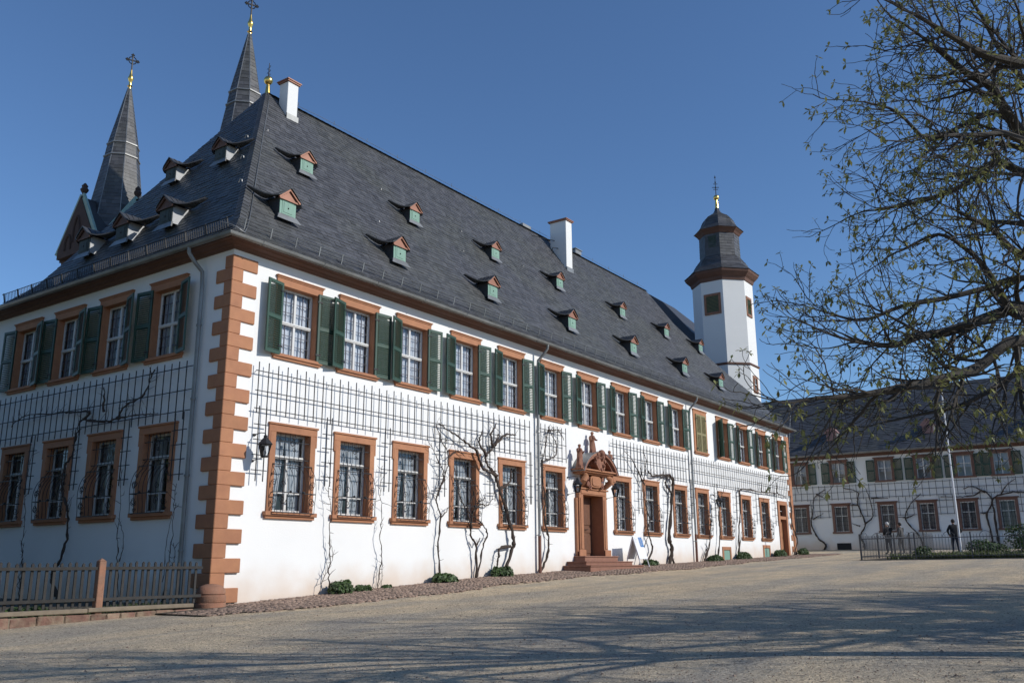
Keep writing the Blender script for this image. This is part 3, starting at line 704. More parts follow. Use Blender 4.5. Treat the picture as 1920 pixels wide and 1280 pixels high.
D_BIG, D_SML, D_BIG2, D_SML2 = dormer_spec(1.0), dormer_spec(0.9), dormer_spec(1.05, 'pale_slate', 'dormer_dark', 'cornice_wood'), dormer_spec(0.93, 'pale_slate', 'dormer_dark', 'cornice_wood')
def build_dormers():
    for x in (2.56, 7.16, 12.16, 17.68, 23.1, 28.68, 33.42): place(D_BIG, ABBEY, (x, 1.22, 10.31))
    for x in (4.74, 9.88, 14.82, 19.70, 25.6, 30.62, 35.19): place(D_SML, ABBEY, (x, 3.03, 12.92))
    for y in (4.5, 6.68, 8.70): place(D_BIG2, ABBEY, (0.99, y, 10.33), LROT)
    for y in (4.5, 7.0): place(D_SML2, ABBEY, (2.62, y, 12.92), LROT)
build_dormers()
def build_chimneys():
    for (x0, x1, y0, y1, zb, zt, ov) in ((5.64, 6.10, 5.22, 5.66, 15.3, 17.30, 0.05), (22.8, 23.35, 4.52, 5.45, 14.2, 17.50, 0.06)):
        c = MB(); c.box(x0, x1, y0, y1, zb, zt); ch = obj('chimney', c.mesh('chimney', 'plaster_plain', bevel=0.01), ABBEY)
        k = MB(); k.box(x0 - ov, x1 + ov, y0 - ov, y1 + ov, zt + 0.001, zt + 0.05); k.box(x0 - ov - 0.03, x1 + ov + 0.03, y0 - ov - 0.03, y1 + ov + 0.03, zt + 0.0505, zt + 0.09); obj('cap', k.mesh('cap', 'copper'), ch)
        f = MB(); zf = 9.65 + 1.45 * (y0 - 0.9); f.box(x0 - 0.03, x1 + 0.03, y0 - 0.05, y0 - 0.001, zf - 0.10, zf + 0.16); obj('flashing', f.mesh('flashing', 'zinc'), ch)
        if x0 > 10:
            t = MB(); t.tube([(x0, 5.2, 16.55), (x0 - 1.5, 5.55, 16.45)], 0.02, 5); t.tube([(x0, 5.0, 16.1), (x0 - 0.5, 5.0, 16.0), (x0 - 0.6, 5.0, 15.5)], 0.02, 5); obj('stay_rod', t.mesh('stay_rod', 'iron', fixn=False), ch)
    v = MB(); v.box(25.75, 26.35, 5.75, 6.05, 16.9, 17.12); v.box(25.7, 26.4, 5.7, 6.1, 17.121, 17.16); obj('ridge_vent', v.mesh('ridge_vent', 'zinc'), ABBEY)
    v = MB(); v.box(20.9, 21.6, 5.8, 6.0, 16.9, 17.04); obj('ridge_vent', v.mesh('ridge_vent', 'zinc'), ABBEY)
build_chimneys()
def build_pipes():
    for x in (13.02, 25.9):
        b = gz(x, -0.1)
        up = MB(); up.tube([(x + 0.12, -0.50, 8.50), (x + 0.12, -0.49, 8.36), (x + 0.06, -0.34, 8.14), (x, -0.16, 7.95), (x, -0.13, 7.6), (x, -0.13, b + 1.25)], 0.05, 8); p = obj('downpipe', up.mesh('downpipe', 'zinc', smooth=True, fixn=False), ABBEY)
        lo = MB(); lo.tube([(x, -0.13, b + 1.25), (x, -0.13, b)], 0.058, 8); obj('standpipe', lo.mesh('standpipe', 'pipe_red', smooth=True, fixn=False), p)
        for z in (1.9, 3.6, 5.4, 7.2): cl = MB(); cl.lathe([(0.06, -0.03), (0.066, 0), (0.06, 0.03)], 8, (x, -0.13), z0=z); cl.bar((x, -0.13, z), (x, 0.01, z), 0.02); obj('clamp', cl.mesh('clamp', 'zinc', fixn=False), p)
    y = 0.98
    up = MB(); up.tube([(-0.50, y + 0.1, 8.50), (-0.49, y + 0.1, 8.36), (-0.34, y + 0.05, 8.14), (-0.16, y, 7.95), (-0.13, y, 7.6), (-0.13, y, 0.0)], 0.05, 8); p = obj('downpipe', up.mesh('downpipe', 'zinc', smooth=True, fixn=False), ABBEY)
    for z in (1.3, 3.0, 4.8, 6.6): cl = MB(); cl.lathe([(0.06, -0.03), (0.066, 0), (0.06, 0.03)], 8, (-0.13, y), z0=z); obj('clamp', cl.mesh('clamp', 'zinc', fixn=False), p)
build_pipes()
def robed_figure(h, seed, arms=True):
    rg = random.Random(seed); mb = MB(); n = 12
    prof = [(0.17, 0.0), (0.185, 0.06), (0.16, 0.2), (0.15, 0.42), (0.135, 0.58), (0.165, 0.70), (0.15, 0.79), (0.06, 0.835), (0.055, 0.855), (0.082, 0.89), (0.088, 0.935), (0.07, 0.98), (0.02, 1.0)]
    vs = []; lean = rg.uniform(-0.04, 0.04)
    for r, z in prof:
        for j in range(n):
            q = 6.283 * j / n; rr = r * (1 + (0.13 * math.sin(3 * q + z * 7 + seed) + rg.uniform(-0.06, 0.06)) * (1 if z < 0.8 else 0.2))
            vs.append((h * (rr * math.cos(q) + lean * math.sin(z * 3.1)), h * rr * 0.8 * math.sin(q), h * z))
    k = len(prof)
    mb.add(vs, [(i * n + j, i * n + (j + 1) % n, (i + 1) * n + (j + 1) % n, (i + 1) * n + j) for i in range(k - 1) for j in range(n)] + [tuple(range(n))])
    if arms:
        for q in (-1, 1):
            e = Vector((q * 0.21 * h, -0.05 * h, (0.60 + rg.uniform(-0.03, 0.05)) * h)); hd = Vector((q * rg.uniform(0.05, 0.2) * h, -0.17 * h, rg.uniform(0.58, 0.72) * h))
            mb.tube([(q * 0.14 * h, 0, 0.755 * h), e, hd], [0.055 * h, 0.045 * h, 0.03 * h], 6); mb.sphere(hd, 0.035 * h, 6, 4)
    return mb
def build_portal():
    xc = 16.66; b = gz(16.6, -0.3); zd = 1.22
    P = MB()
    for q in (-1, 1):
        x0, x1 = sorted((xc + q * 0.73, xc + q * 1.02)); P.box(x0, x1, -0.16, 0.42, zd - 0.02, 3.42)
        x0, x1 = sorted((xc + q * 1.0205, xc + q * 1.12)); P.box(x0, x1, -0.10, 0.06, zd - 0.02, 3.3)
        x0, x1 = sorted((xc + q * 0.79, xc + q * 0.96)); P.box(x0, x1, -0.185, -0.161, zd + 0.25, 3.3)
        x0, x1 = sorted((xc + q * 0.70, xc + q * 1.16)); P.box(x0, x1, -0.22, -0.186, zd - 0.02, zd + 0.22)
    P.box(xc - 1.02, xc + 1.02, -0.16, 0.42, 3.4205, 3.62); P.box(xc - 1.10, xc + 1.10, -0.21, 0.05, 3.6205, 3.68); P.box(xc - 0.9, xc + 0.9, -0.185, -0.161, 3.46, 3.58)
    por = obj('portal', P.mesh('portal', 'sandstone_paint', bevel=0.01), ABBEY); por['label'] = 'carved sandstone portal with broken arched pediment and statues'
    d = MB(); y = 0.36
    d.box(xc - 0.73, xc - 0.02, y, y + 0.05, zd, 3.42); dl = obj('door_leaf', d.mesh('door_leaf', 'door_wood', bevel=0.004), por)
    d2 = MB(); d2.box(xc + 0.0, xc + 0.73, y, y + 0.05, zd, 3.42); dr = obj('door_leaf', d2.mesh('door_leaf', 'door_wood', bevel=0.004), por)
    pn = MB()
    for x0 in (xc - 0.62, xc + 0.11):
        for z0, z1 in ((zd + 0.1, zd + 0.78), (zd + 0.86, zd + 1.05), (zd + 1.14, zd + 2.1)): pn.box(x0, x0 + 0.5, y - 0.025, y - 0.0005, z0, z1)
    pn.box(xc - 0.04, xc + 0.02, y - 0.04, y - 0.002, zd, 3.41)
    obj('door_panels', pn.mesh('door_panels', 'door_wood', bevel=0.012), por)
    hb = MB(); hb.tube([(xc + 0.16, y - 0.03, zd + 0.97), (xc + 0.16, y - 0.09, zd + 0.97), (xc + 0.30, y - 0.09, zd + 0.98)], 0.012, 6); hb.lathe([(0.03, 0), (0.03, 0.02)], 8, (xc + 0.16, y - 0.03), z0=zd + 0.96); obj('handle', hb.mesh('handle', 'iron', fixn=False), por)
    # cartouche and consoles
    c = MB(); poly = [(xc + 0.40 * math.copysign(abs(math.cos(q)) ** 0.55, math.cos(q)), 3.92 + 0.22 * math.copysign(abs(math.sin(q)) ** 0.55, math.sin(q))) for q in [6.283 * i / 24 for i in range(24)]]
    c.prism(poly, -0.30, 0.0); c.prism([(xc + (x - xc) * 0.80, 3.92 + (z - 3.92) * 0.74) for x, z in poly], -0.335, -0.301); obj('cartouche', c.mesh('cartouche', 'sandstone_paint', bevel=0.012), por)
    s = MB()
    for q in (-1, 1):
        for cx, cz, r in ((0.52, 3.82, 0.11), (0.56, 4.05, 0.09)): s.tube([(xc + q * cx, -0.28, cz), (xc + q * cx, 0.0, cz)], r, 9)
        s.tube(spiral(xc + q * 0.45, -0.3, 3.72, 0.09, 1.2, q, 'xz'), 0.03, 5)
    obj('scrollwork', s.mesh('scrollwork', 'sandstone_carved', smooth=True, fixn=False), por)
    for q in (-1, 1):
        k = MB(); k.tube([(xc + q * 0.86, -0.12, 3.70), (xc + q * 0.90, -0.22, 3.80), (xc + q * 0.98, -0.36, 3.95), (xc + q * 0.92, -0.40, 4.08), (xc + q * 0.84, -0.30, 4.16)], [0.07, 0.10, 0.12, 0.11, 0.08], 9)
        obj('console', k.mesh('console', 'sandstone_paint', smooth=True, fixn=False), por)
    en = MB(); en.box(xc - 1.16, xc + 1.16, -0.36, 0.05, 4.16, 4.22); en.box(xc - 1.24, xc + 1.24, -0.46, 0.05, 4.2205, 4.28); en.box(xc - 1.32, xc + 1.32, -0.54, 0.05, 4.2805, 4.335); obj('entablature', en.mesh('entablature', 'sandstone_paint', bevel=0.01), por)
    # broken segmental pediment
    pe = MB(); Rr, cz = 1.42, 3.70
    for (q0, q1) in ((154, 104), (76, 26)):
        prof = []
        for i in range(9):
            q = R(q0 + (q1 - q0) * i / 8); prof.append((math.cos(q), math.sin(q)))
        for (ra, rb, ya) in ((Rr, Rr - 0.10, -0.56), (Rr - 0.1005, Rr - 0.20, -0.46)):
            poly = [(xc + c0 * ra, cz + s0 * ra * 0.92) for c0, s0 in prof] + [(xc + c0 * rb, cz + s0 * rb * 0.92) for c0, s0 in reversed(prof)]
            pe.prism(poly, ya, 0.04)
    obj('pediment', pe.mesh('pediment', 'sandstone_carved'), por)
    ld = MB()
    for (q0, q1) in ((156, 100), (80, 24)):
        prof = [(math.cos(R(q0 + (q1 - q0) * i / 10)), math.sin(R(q0 + (q1 - q0) * i / 10))) for i in range(11)]
        ld.prism([(xc + c0 * (Rr + 0.022), cz + s0 * (Rr + 0.022) * 0.92) for c0, s0 in prof] + [(xc + c0 * (Rr + 0.002), cz + s0 * (Rr + 0.002) * 0.92) for c0, s0 in reversed(prof)], -0.58, 0.03)
    obj('lead_cover', ld.mesh('lead_cover', 'zinc', smooth=False), por)
    ar = MB(); rg = random.Random(4)                               # carved coat of arms with crest between the arms of the pediment
    ar.prism([(xc - 0.26, 4.78), (xc + 0.26, 4.78), (xc + 0.30, 4.55), (xc + 0.14, 4.37), (xc, 4.34), (xc - 0.14, 4.37), (xc - 0.30, 4.55)], -0.52, -0.2)
    for i in range(26):
        q = rg.uniform(0, 6.28); rr = rg.uniform(0.2, 0.36); ar.sphere((xc + rr * math.cos(q), -0.46 + rg.uniform(-0.1, 0.08), 4.62 + rr * 0.85 * math.sin(q)), rg.uniform(0.06, 0.11), 6, 4)
    ar.sphere((xc + 0.13, -0.5, 4.98), 0.15, 8, 6); ar.sphere((xc - 0.16, -0.48, 4.92), 0.12, 8, 6)
    obj('coat_of_arms', ar.mesh('coat_of_arms', 'sandstone_carved', smooth=True, fixn=False), por)
    for (x, y, z, h, sd) in ((xc - 0.06, -0.22, 4.98, 0.84, 3), (xc - 1.22, -0.34, 4.42, 0.80, 8), (xc + 1.06, -0.32, 4.40, 0.80, 12)):
        o = obj('statue', robed_figure(h, sd).mesh('statue', 'sandstone_carved', smooth=True, fixn=False), por, (x, y, z))
        pl = MB(); pl.lathe([(0.19, -0.10), (0.17, -0.06), (0.17, 0.0)], 8); obj('plinth', pl.mesh('plinth', 'sandstone_carved'), o)
    # steps
    for (hw, yf, z0, z1) in ((1.98, -1.12, b - 0.4, b + 0.13), (1.72, -0.80, b + 0.1305, b + 0.27), (1.22, -0.46, b + 0.2705, zd - 0.001)):
        st = MB(); st.box(xc - hw, xc + hw, yf, 0.40 if hw < 1.3 else -0.01, z0, z1 - 0.045); st.box(xc - hw - 0.03, xc + hw + 0.03, yf - 0.03, 0.36 if hw < 1.3 else -0.012, z1 - 0.0445, z1)
        obj('step', st.mesh('step', 'stone_step', bevel=0.012), ABBEY)
build_portal()
def build_small_openings():
    b = gz(38.4, -0.2)
    s = MB()
    for q in (-1, 1):
        x0, x1 = sorted((38.37 + q * 0.52, 38.37 + q * 0.78)); s.box(x0, x1, -0.05, 0.30, b - 0.1, 4.1)
    s.box(37.59, 39.15, -0.05, 0.30, 4.1005, 4.33); s.box(37.85, 38.89, -0.02, 0.25, 3.30, 3.48)
    d = obj('side_doorway', s.mesh('side_doorway', 'sandstone_paint', bevel=0.01), ABBEY)
    m = MB(); m.box(37.85, 38.89, 0.24, 0.29, b, 3.2995)
    for z0, z1 in ((b + 0.15, b + 0.95), (b + 1.05, b + 1.95)): m.box(37.95, 38.79, 0.215, 0.2395, z0, z1)
    obj('door_leaf', m.mesh('door_leaf', 'door_light', bevel=0.006), d)
    g = MB(); g.box(37.85, 38.89, 0.22, 0.23, 3.4805, 4.0995); obj('pane', g.mesh('pane', 'window_glass'), d)
    fr = MB(); fr.box(38.35, 38.39, 0.19, 0.219, 3.4805, 4.0995); fr.box(37.85, 38.89, 0.192, 0.218, 3.77, 3.80); obj('fanlight_frame', fr.mesh('fanlight_frame', 'casement_white'), d)
    v = MB(); v.box(37.85, 38.89, 0.40, 0.42, 3.48, 4.1); obj('curtain', v.mesh('curtain', 'lead_grey'), d)
    for (x0, x1, z0, z1) in ((29.2, 30.3, 0.9, 1.70), (34.8, 35.9, 1.0, 1.85)):
        s = MB(); s.box(x0, x0 + 0.16, -0.035, 0.25, z0, z1 - 0.16); s.box(x1 - 0.16, x1, -0.035, 0.25, z0, z1 - 0.16); s.box(x0, x1, -0.035, 0.25, z1 - 0.1595, z1)
        o = obj('cellar_opening', s.mesh('cellar_opening', 'sandstone_paint', bevel=0.008), ABBEY)
        h = MB(); h.box(x0 + 0.16, x1 - 0.16, 0.0, 0.05, z0, z1 - 0.16); h.box(x0 + 0.2, x1 - 0.2, -0.02, -0.0005, z0 + 0.05, z1 - 0.2); obj('hatch', h.mesh('hatch', 'mint_paint', bevel=0.005), o)
build_small_openings()
# ------------------------------------------------------------------ trellises
def trellis(label, rz, origin, u0, u1, ztop, zmid, zlow, step, cols, rails, floor=None):
    """wooden bar trellis in the local frame of a wall; cols = [(u list, z bottom, cross z list)] for the legs between the windows"""
    t = thing('wall_trellis', label, 'trellis', origin, rz, 'bar trellises on the walls')
    n = max(2, int(round((u1 - u0) / step))); rg = random.Random(int(u0 * 10) + 77)
    mb = MB(); mb.box(-0.0095, 0.0095, -0.0095, 0.0095, 0, 1); up = mb.mesh('upright_bar', 'bar_wood')
    mb = MB(); mb.box(0, 1, -0.0095, 0.0095, -0.0095, 0.0095); cr = mb.mesh('cross_bar', 'bar_wood')
    legs = []
    for us, zb, zs in cols: legs += [(u, zb) for u in us]
    for i in range(n + 1):
        u = u0 + (u1 - u0) * i / n
        o = obj('upright_bar', up, t, (u, -0.148, zmid - 0.08), rg.uniform(-0.02, 0.02)); o.scale = (1, 1, ztop - zmid + 0.08 + rg.uniform(-0.02, 0.02))
    for u, zb in legs:
        o = obj('upright_bar', up, t, (u, -0.151, zb), 0); o.scale = (1.05, 1.05, zmid - zb + 0.1)
    for z in rails:
        o = obj('cross_bar', cr, t, (u0 - 0.06, -0.128, z)); o.scale = (u1 - u0 + 0.12, 1, 1)
    for us, zb, zs in cols:
        for z in zs:
            o = obj('cross_bar', cr, t, (min(us) - 0.12, -0.1275, z)); o.scale = (max(us) - min(us) + 0.24, 1, 1)
    for i in range(0, n + 1, 4):
        u = u0 + (u1 - u0) * i / n; p = MB(); p.bar((u, -0.13, rails[0]), (u + 0.05, 0.02, rails[0] + 0.04), 0.012); obj('spacer_pin', p.mesh('spacer_pin', 'iron'), t)
    return t
CROSS = [4.22, 3.86, 3.50, 3.14]
def gapcols(edges, zb=2.9, zs=CROSS):
    return [([a + (b - a) * 0.36, a + (b - a) * 0.64], zb, zs) for a, b in edges]
def build_trellises():
    fe = [(x, x + WL) for x in FL]
    trellis('dark bar trellis on the sunlit facade between the corner quoins and the first downpipe', 0, (0, 0, 0), 0.84, 12.45, 5.72, 4.56, 2.9, 0.30, [([0.92, 1.14], 2.88, CROSS)] + gapcols([(fe[i][1], fe[i + 1][0]) for i in range(4)] + [(12.36, 12.6)]), [5.51, 5.03, 4.60])
    trellis('short dark bar trellis between the first downpipe and the portal', 0, (0, 0, 0), 13.15, 14.80, 5.72, 4.56, 2.9, 0.28, [([13.14, 13.24], 2.9, CROSS)], [5.55, 5.1, 4.62])
    trellis('dark bar trellis between the portal and the second downpipe', 0, (0, 0, 0), 18.35, 25.45, 5.74, 4.56, 2.9, 0.29, gapcols([(fe[6][1], fe[7][0]), (fe[7][1], fe[8][0]), (25.45, 25.8)]), [5.55, 5.1, 4.62])
    trellis('dark bar trellis between the second downpipe and the far end of the facade', 0, (0, 0, 0), 26.1, 39.5, 5.72, 4.56, 2.9, 0.29, gapcols([(fe[i][1], fe[i + 1][0]) for i in range(9, 12)] + [(36.4, 37.5), (39.2, 39.6)]), [5.55, 5.1, 4.62])
    ge = [(-LL[i + 1], -LL[i] - WL) for i in range(3)]
    trellis('dark bar trellis on the shaded side wall', LROT, (0, 0, 0), -11.5, -1.0, 5.78, 4.42, 2.9, 0.30, gapcols(ge, 2.9, [4.1, 3.75, 3.4, 3.05]) + [([-1.58, -1.25], 2.9, [4.1, 3.75, 3.4, 3.05])], [5.62, 5.05, 4.55])
build_trellises()
# ------------------------------------------------------------------ vines
def vine(name, label, strands, to_world, r0, seed, group, ground_z, cat='vine', twig=1.0):
    rg = random.Random(seed); st = strands[0][0]
    b = to_world(st[0], 0.12, ground_z)
    stem = MB(); tw = MB()
    for k, s in enumerate(strands):
        pts = [to_world(u, 0.15 + rg.uniform(-0.03, 0.05), z) for u, z in s]
        if k == 0: pts = [to_world(s[0][0] - 0.02, 0.16, ground_z - 0.06)] + pts
        cm = catmull(pts, 6)
        cm = [p + Vector((rg.uniform(-1, 1), rg.uniform(-1, 1), rg.uniform(-1, 1))) * 0.022 for p in cm]
        ra = r0 * (1.0 if k == 0 else 0.62); n = len(cm)
        stem.tube(cm, [max(0.006, ra * (1 - 0.72 * i / n) * rg.uniform(0.72, 1.4)) for i in range(n)], 6)
        for i in range(2, n - 1):
            hgt = cm[i].z - ground_z
            if rg.random() < (0.45 if hgt < 2.2 else 1.0) * twig:
                d = Vector((rg.uniform(-1, 1), rg.uniform(-1, 1), rg.uniform(-0.3, 1))).normalized(); L = rg.uniform(0.06, 0.22 if hgt < 2.2 else 0.42)
                o = to_world(0, 1, 0) - to_world(0, 0, 0)           # outward
                d -= o * d.dot(o) * 0.8; d.normalize()
                q = cm[i] + d * L * 0.5 + Vector((0, 0, rg.uniform(-0.03, 0.04))); e = q + (d + Vector((rg.uniform(-.5, .5), rg.uniform(-.5, .5), rg.uniform(-.2, .5)))).normalized() * L * 0.5
                tw.tube([cm[i], q, e], [0.008, 0.006, 0.003], 4)
    root = thing(name, label, cat, b, 0, group)
    mtx = Matrix.Translation(-b)
    a = MB(); a.merge(stem, mtx); obj('stem', a.mesh('stem', 'vine_bark', smooth=True, fixn=False), root)
    if tw.v: a = MB(); a.merge(tw, mtx); obj('twigs', a.mesh('twigs', 'vine_bark', fixn=False), root, kind='stuff')
VF = {
'two thin bare vine stems rising between the first and second barred window': (0.018, [[(3.42, 0.24), (3.35, 0.72), (3.45, 1.13), (3.34, 1.66), (3.33, 2.28), (3.24, 2.86), (3.3, 3.6)], [(3.09, 0.19), (3.13, 0.52), (3.38, 0.88), (3.48, 1.21), (3.4, 1.6)]]),
'thin bare vine stem rising between the second and third barred window': (0.018, [[(5.15, 0.25), (5.2, 0.7), (5.31, 1.13), (5.16, 1.65), (5.22, 2.36), (5.1, 2.97), (5.2, 3.6)], [(5.15, 0.27), (5.33, 0.57), (5.27, 1.21)]]),
'slender forked bare vine between the third and fourth barred window': (0.032, [[(7.79, 0.35), (7.67, 1.45), (7.75, 2.28), (7.52, 2.82), (7.79, 3.32), (8.04, 4.07), (7.7, 4.53), (7.5, 5.0)], [(7.75, 2.28), (8.19, 2.69)], [(7.52, 2.86), (7.79, 3.56), (7.53, 3.94), (7.26, 4.41)], [(8.04, 4.07), (8.5, 4.3), (8.9, 4.15)]]),
'old vine with two crossing stems tangled in front of the fourth barred window': (0.045, [[(9.49, 0.5), (9.41, 1.43), (9.17, 1.88), (9.27, 2.5), (9.47, 2.76), (9.9, 2.99)], [(9.56, 0.6), (9.76, 1.47), (10.06, 1.9), (9.62, 2.22), (9.16, 2.49), (8.72, 2.8), (8.51, 3.28), (8.31, 3.76)], [(9.27, 2.5), (9.69, 2.77), (10.04, 2.74), (10.3, 3.0)], [(9.2, 2.0), (9.0, 2.6), (9.3, 3.1), (9.0, 3.6)], [(9.3, 1.7), (9.5, 1.55), (9.62, 1.75)]]),
'thick gnarled vine trunk crossing the fifth barred window and forking on the trellis': (0.075, [[(10.92, 0.6), (11.31, 1.36), (11.39, 1.79), (11.09, 2.57), (10.71, 3.25), (10.49, 3.72), (10.04, 4.03), (9.98, 4.29), (10.41, 4.68), (10.64, 5.07)], [(10.49, 3.72), (9.75, 3.92), (9.39, 4.37), (8.76, 4.64), (8.09, 4.87), (7.63, 5.06)], [(11.31, 1.49), (10.7, 1.44), (10.55, 1.06), (10.48, 0.7)], [(10.41, 4.68), (10.95, 5.06), (11.58, 5.13)], [(10.3, 4.6), (10.2, 5.0), (10.5, 5.4)], [(10.7, 3.3), (11.2, 3.6), (11.3, 4.0)], [(9.98, 4.3), (9.6, 4.7), (9.8, 5.1)]]),
'bare vine curving past the barred window just left of the portal': (0.042, [[(12.98, 0.6), (13.42, 1.19), (13.56, 1.84), (13.28, 2.52), (13.42, 3.04), (13.23, 3.83), (13.23, 4.44), (13.53, 5.15), (13.67, 5.65)], [(13.22, 4.4), (13.96, 4.65), (14.16, 5.11), (13.72, 5.51), (14.55, 5.65)], [(13.6, 5.5), (14.2, 5.6), (14.7, 5.3)]]),
'vine with a looping double stem beside the folding sign': (0.04, [[(20.55, 0.8), (21.41, 1.5), (21.04, 2.18), (21.2, 2.72), (20.94, 3.45), (20.89, 4.14), (20.6, 4.8)], [(20.55, 0.9), (20.66, 1.59), (21.15, 2.18)], [(20.9, 4.1), (19.9, 5.0), (19.2, 5.4)], [(20.9, 4.3), (21.2, 5.0), (21.0, 5.5)]]),
'thick dark vine trunk left of the second downpipe with a knotted crown': (0.085, [[(22.95, 0.8), (23.28, 1.52), (23.07, 2.02), (23.37, 3.05), (23.59, 4.0), (23.78, 4.54), (22.88, 4.63), (21.71, 4.54), (21.39, 4.72)], [(23.45, 0.85), (23.11, 1.27)], [(23.55, 3.89), (23.02, 4.28), (23.17, 4.6)], [(23.7, 4.3), (23.3, 4.7), (22.5, 4.5)]]),
'short forked vine right of the second downpipe': (0.05, [[(26.58, 0.9), (27.37, 1.77), (27.58, 2.66), (27.9, 3.6)], [(26.59, 1.1), (26.99, 1.55), (26.75, 1.82)]]),
'vine climbing beside the wall lantern on the far half of the facade': (0.05, [[(28.15, 1.0), (28.66, 2.13), (28.72, 2.98), (28.78, 3.85), (28.08, 4.1)], [(28.76, 3.73), (29.48, 4.47)]]),
'vine trained flat along the trellis over the last barred windows': (0.05, [[(30.9, 1.1), (31.19, 2.47), (31.55, 3.99), (31.91, 4.62), (34.72, 4.63), (37.22, 4.68), (38.83, 4.57)], [(30.9, 1.29), (31.52, 2.48)], [(34.7, 4.63), (34.9, 5.2)], [(37.2, 4.7), (37.3, 5.3)]]),
'vine climbing up the far end quoins beside the small doorway': (0.05, [[(39.3, 1.25), (40.1, 2.14), (39.5, 3.15), (39.45, 3.97), (39.45, 5.36)]]),
}
def build_vines():
    fw = lambda u, d, z: Vector((u, -d, z))
    for i, (lab, (r, st)) in enumerate(VF.items()): vine('grapevine', lab, st, fw, r, 40 + i, 'bare vines along the buildings', gz(st[0][0][0], -0.15))
    lw = lambda u, d, z: Vector((-d, u, z))
    VL = {
    'crooked old vine trunk on the shaded side wall spreading along the trellis': (0.05, [[(5.96, 0.21), (6.24, 0.55), (6.25, 0.8), (5.95, 1.1), (5.83, 1.64), (5.87, 2.23), (5.97, 2.49), (6.31, 2.94), (6.23, 3.55), (5.96, 3.8), (5.82, 4.32), (5.73, 4.67)], [(5.73, 4.67), (5.38, 4.93), (6.35, 5.02), (7.12, 5.06), (8.66, 5.13), (9.4, 4.9)], [(5.63, 4.75), (4.61, 4.58), (3.81, 4.62), (2.9, 4.6), (2.28, 4.58)], [(4.08, 4.64), (3.67, 4.95), (3.11, 5.08), (2.84, 5.43), (2.57, 5.7)], [(4.74, 4.86), (4.85, 5.51)]]),
    'thin twining vine on the shaded side wall beyond the crooked trunk': (0.014, [[(7.85, 0.28), (7.89, 0.98), (7.98, 1.5), (8.08, 2.31), (8.16, 2.99), (8.1, 4.2)], [(7.9, 0.5), (8.0, 1.1), (7.85, 1.6)]]),
    'thin twining vine on the shaded side wall behind the fence post': (0.014, [[(3.29, 0.23), (3.39, 1.04), (3.52, 1.75), (3.44, 2.31), (3.58, 3.38)], [(3.35, 1.1), (3.2, 1.6), (3.5, 2.1)]]),
    'thin twining vine beside the downpipe on the shaded side wall': (0.014, [[(1.47, 0.22), (1.32, 0.96), (1.35, 1.4), (1.34, 2.23), (1.39, 2.85)], [(1.32, 0.96), (1.1, 1.14), (1.25, 1.47)], [(1.5, 0.6), (1.45, 1.6), (1.3, 2.4)]]),
    }
    for i, (lab, (r, st)) in enumerate(VL.items()): vine('grapevine', lab, st, lw, r, 80 + i, 'bare vines along the buildings', 0.1)
build_vines()
# ------------------------------------------------------------------ shrubs and planting
def leafy_mound(mb, cx, cy, cz, rx, ry, rz, n, leaf, rg):
    for _ in range(n):
        q = rg.uniform(0, 6.283); t = rg.random() ** 0.5; e = math.sqrt(max(0, 1 - t * t)); k = rg.uniform(0.55, 1.02) if rg.random() < 0.4 else rg.uniform(0.85, 1.05)
        p = Vector((cx + rx * t * math.cos(q) * k, cy + ry * t * math.sin(q) * k, cz + rz * e * k))
        nrm = Vector((math.cos(q) * t / rx, math.sin(q) * t / ry, e / rz)).normalized(); nrm = (nrm + Vector((rg.uniform(-.7, .7), rg.uniform(-.7, .7), rg.uniform(-.5, .7)))).normalized()
        a = nrm.orthogonal().normalized(); a.rotate(Matrix.Rotation(rg.uniform(0, 6.28), 3, nrm)); b = nrm.cross(a)
        L = leaf * rg.uniform(0.6, 1.3); w = L * 0.42
        mb.add([p - a * L * 0.5, p + b * w - nrm * w * 0.15, p + a * L * 0.5 - nrm * L * 0.15, p - b * w - nrm * w * 0.15], [(0, 1, 2), (0, 2, 3)])
def shrub(name, label, x, y, rx, ry, rz, leaf, n, seed, group=None, mat='leaf_shrub', cat='shrub'):
    z = gz(x, y); rg = random.Random(seed); t = thing(name, label, cat, (x, y, z), 0, group)
    st = MB()
    for i in range(6):
        q = rg.uniform(0, 6.28); st.tube([(0, 0, -0.03), (0.4 * rx * math.cos(q), 0.4 * ry * math.sin(q), rz * 0.5), (0.75 * rx * math.cos(q), 0.75 * ry * math.sin(q), rz * 0.8)], [0.012, 0.008, 0.004], 4)
    obj('stems', st.mesh('stems', 'vine_bark', fixn=False), t, kind='stuff')
    core = MB(); core.sphere((0, 0, 0), 1.0, 10, 6, rx * 0.72, ry * 0.72, rz * 0.72)
    lf = MB(); leafy_mound(lf, 0, 0, 0, rx, ry, rz, n, leaf, rg)
    for k in range(5): q = rg.uniform(0, 6.28); leafy_mound(lf, rx * 0.55 * math.cos(q), ry * 0.55 * math.sin(q), rz * 0.12, rx * 0.5, ry * 0.5, rz * rg.uniform(0.6, 1.0), n // 5, leaf, rg)
    obj('foliage', lf.mesh('foliage', mat, fixn=False), t, kind='stuff')
G_SH = 'low green shrubs at the foot of the facade'
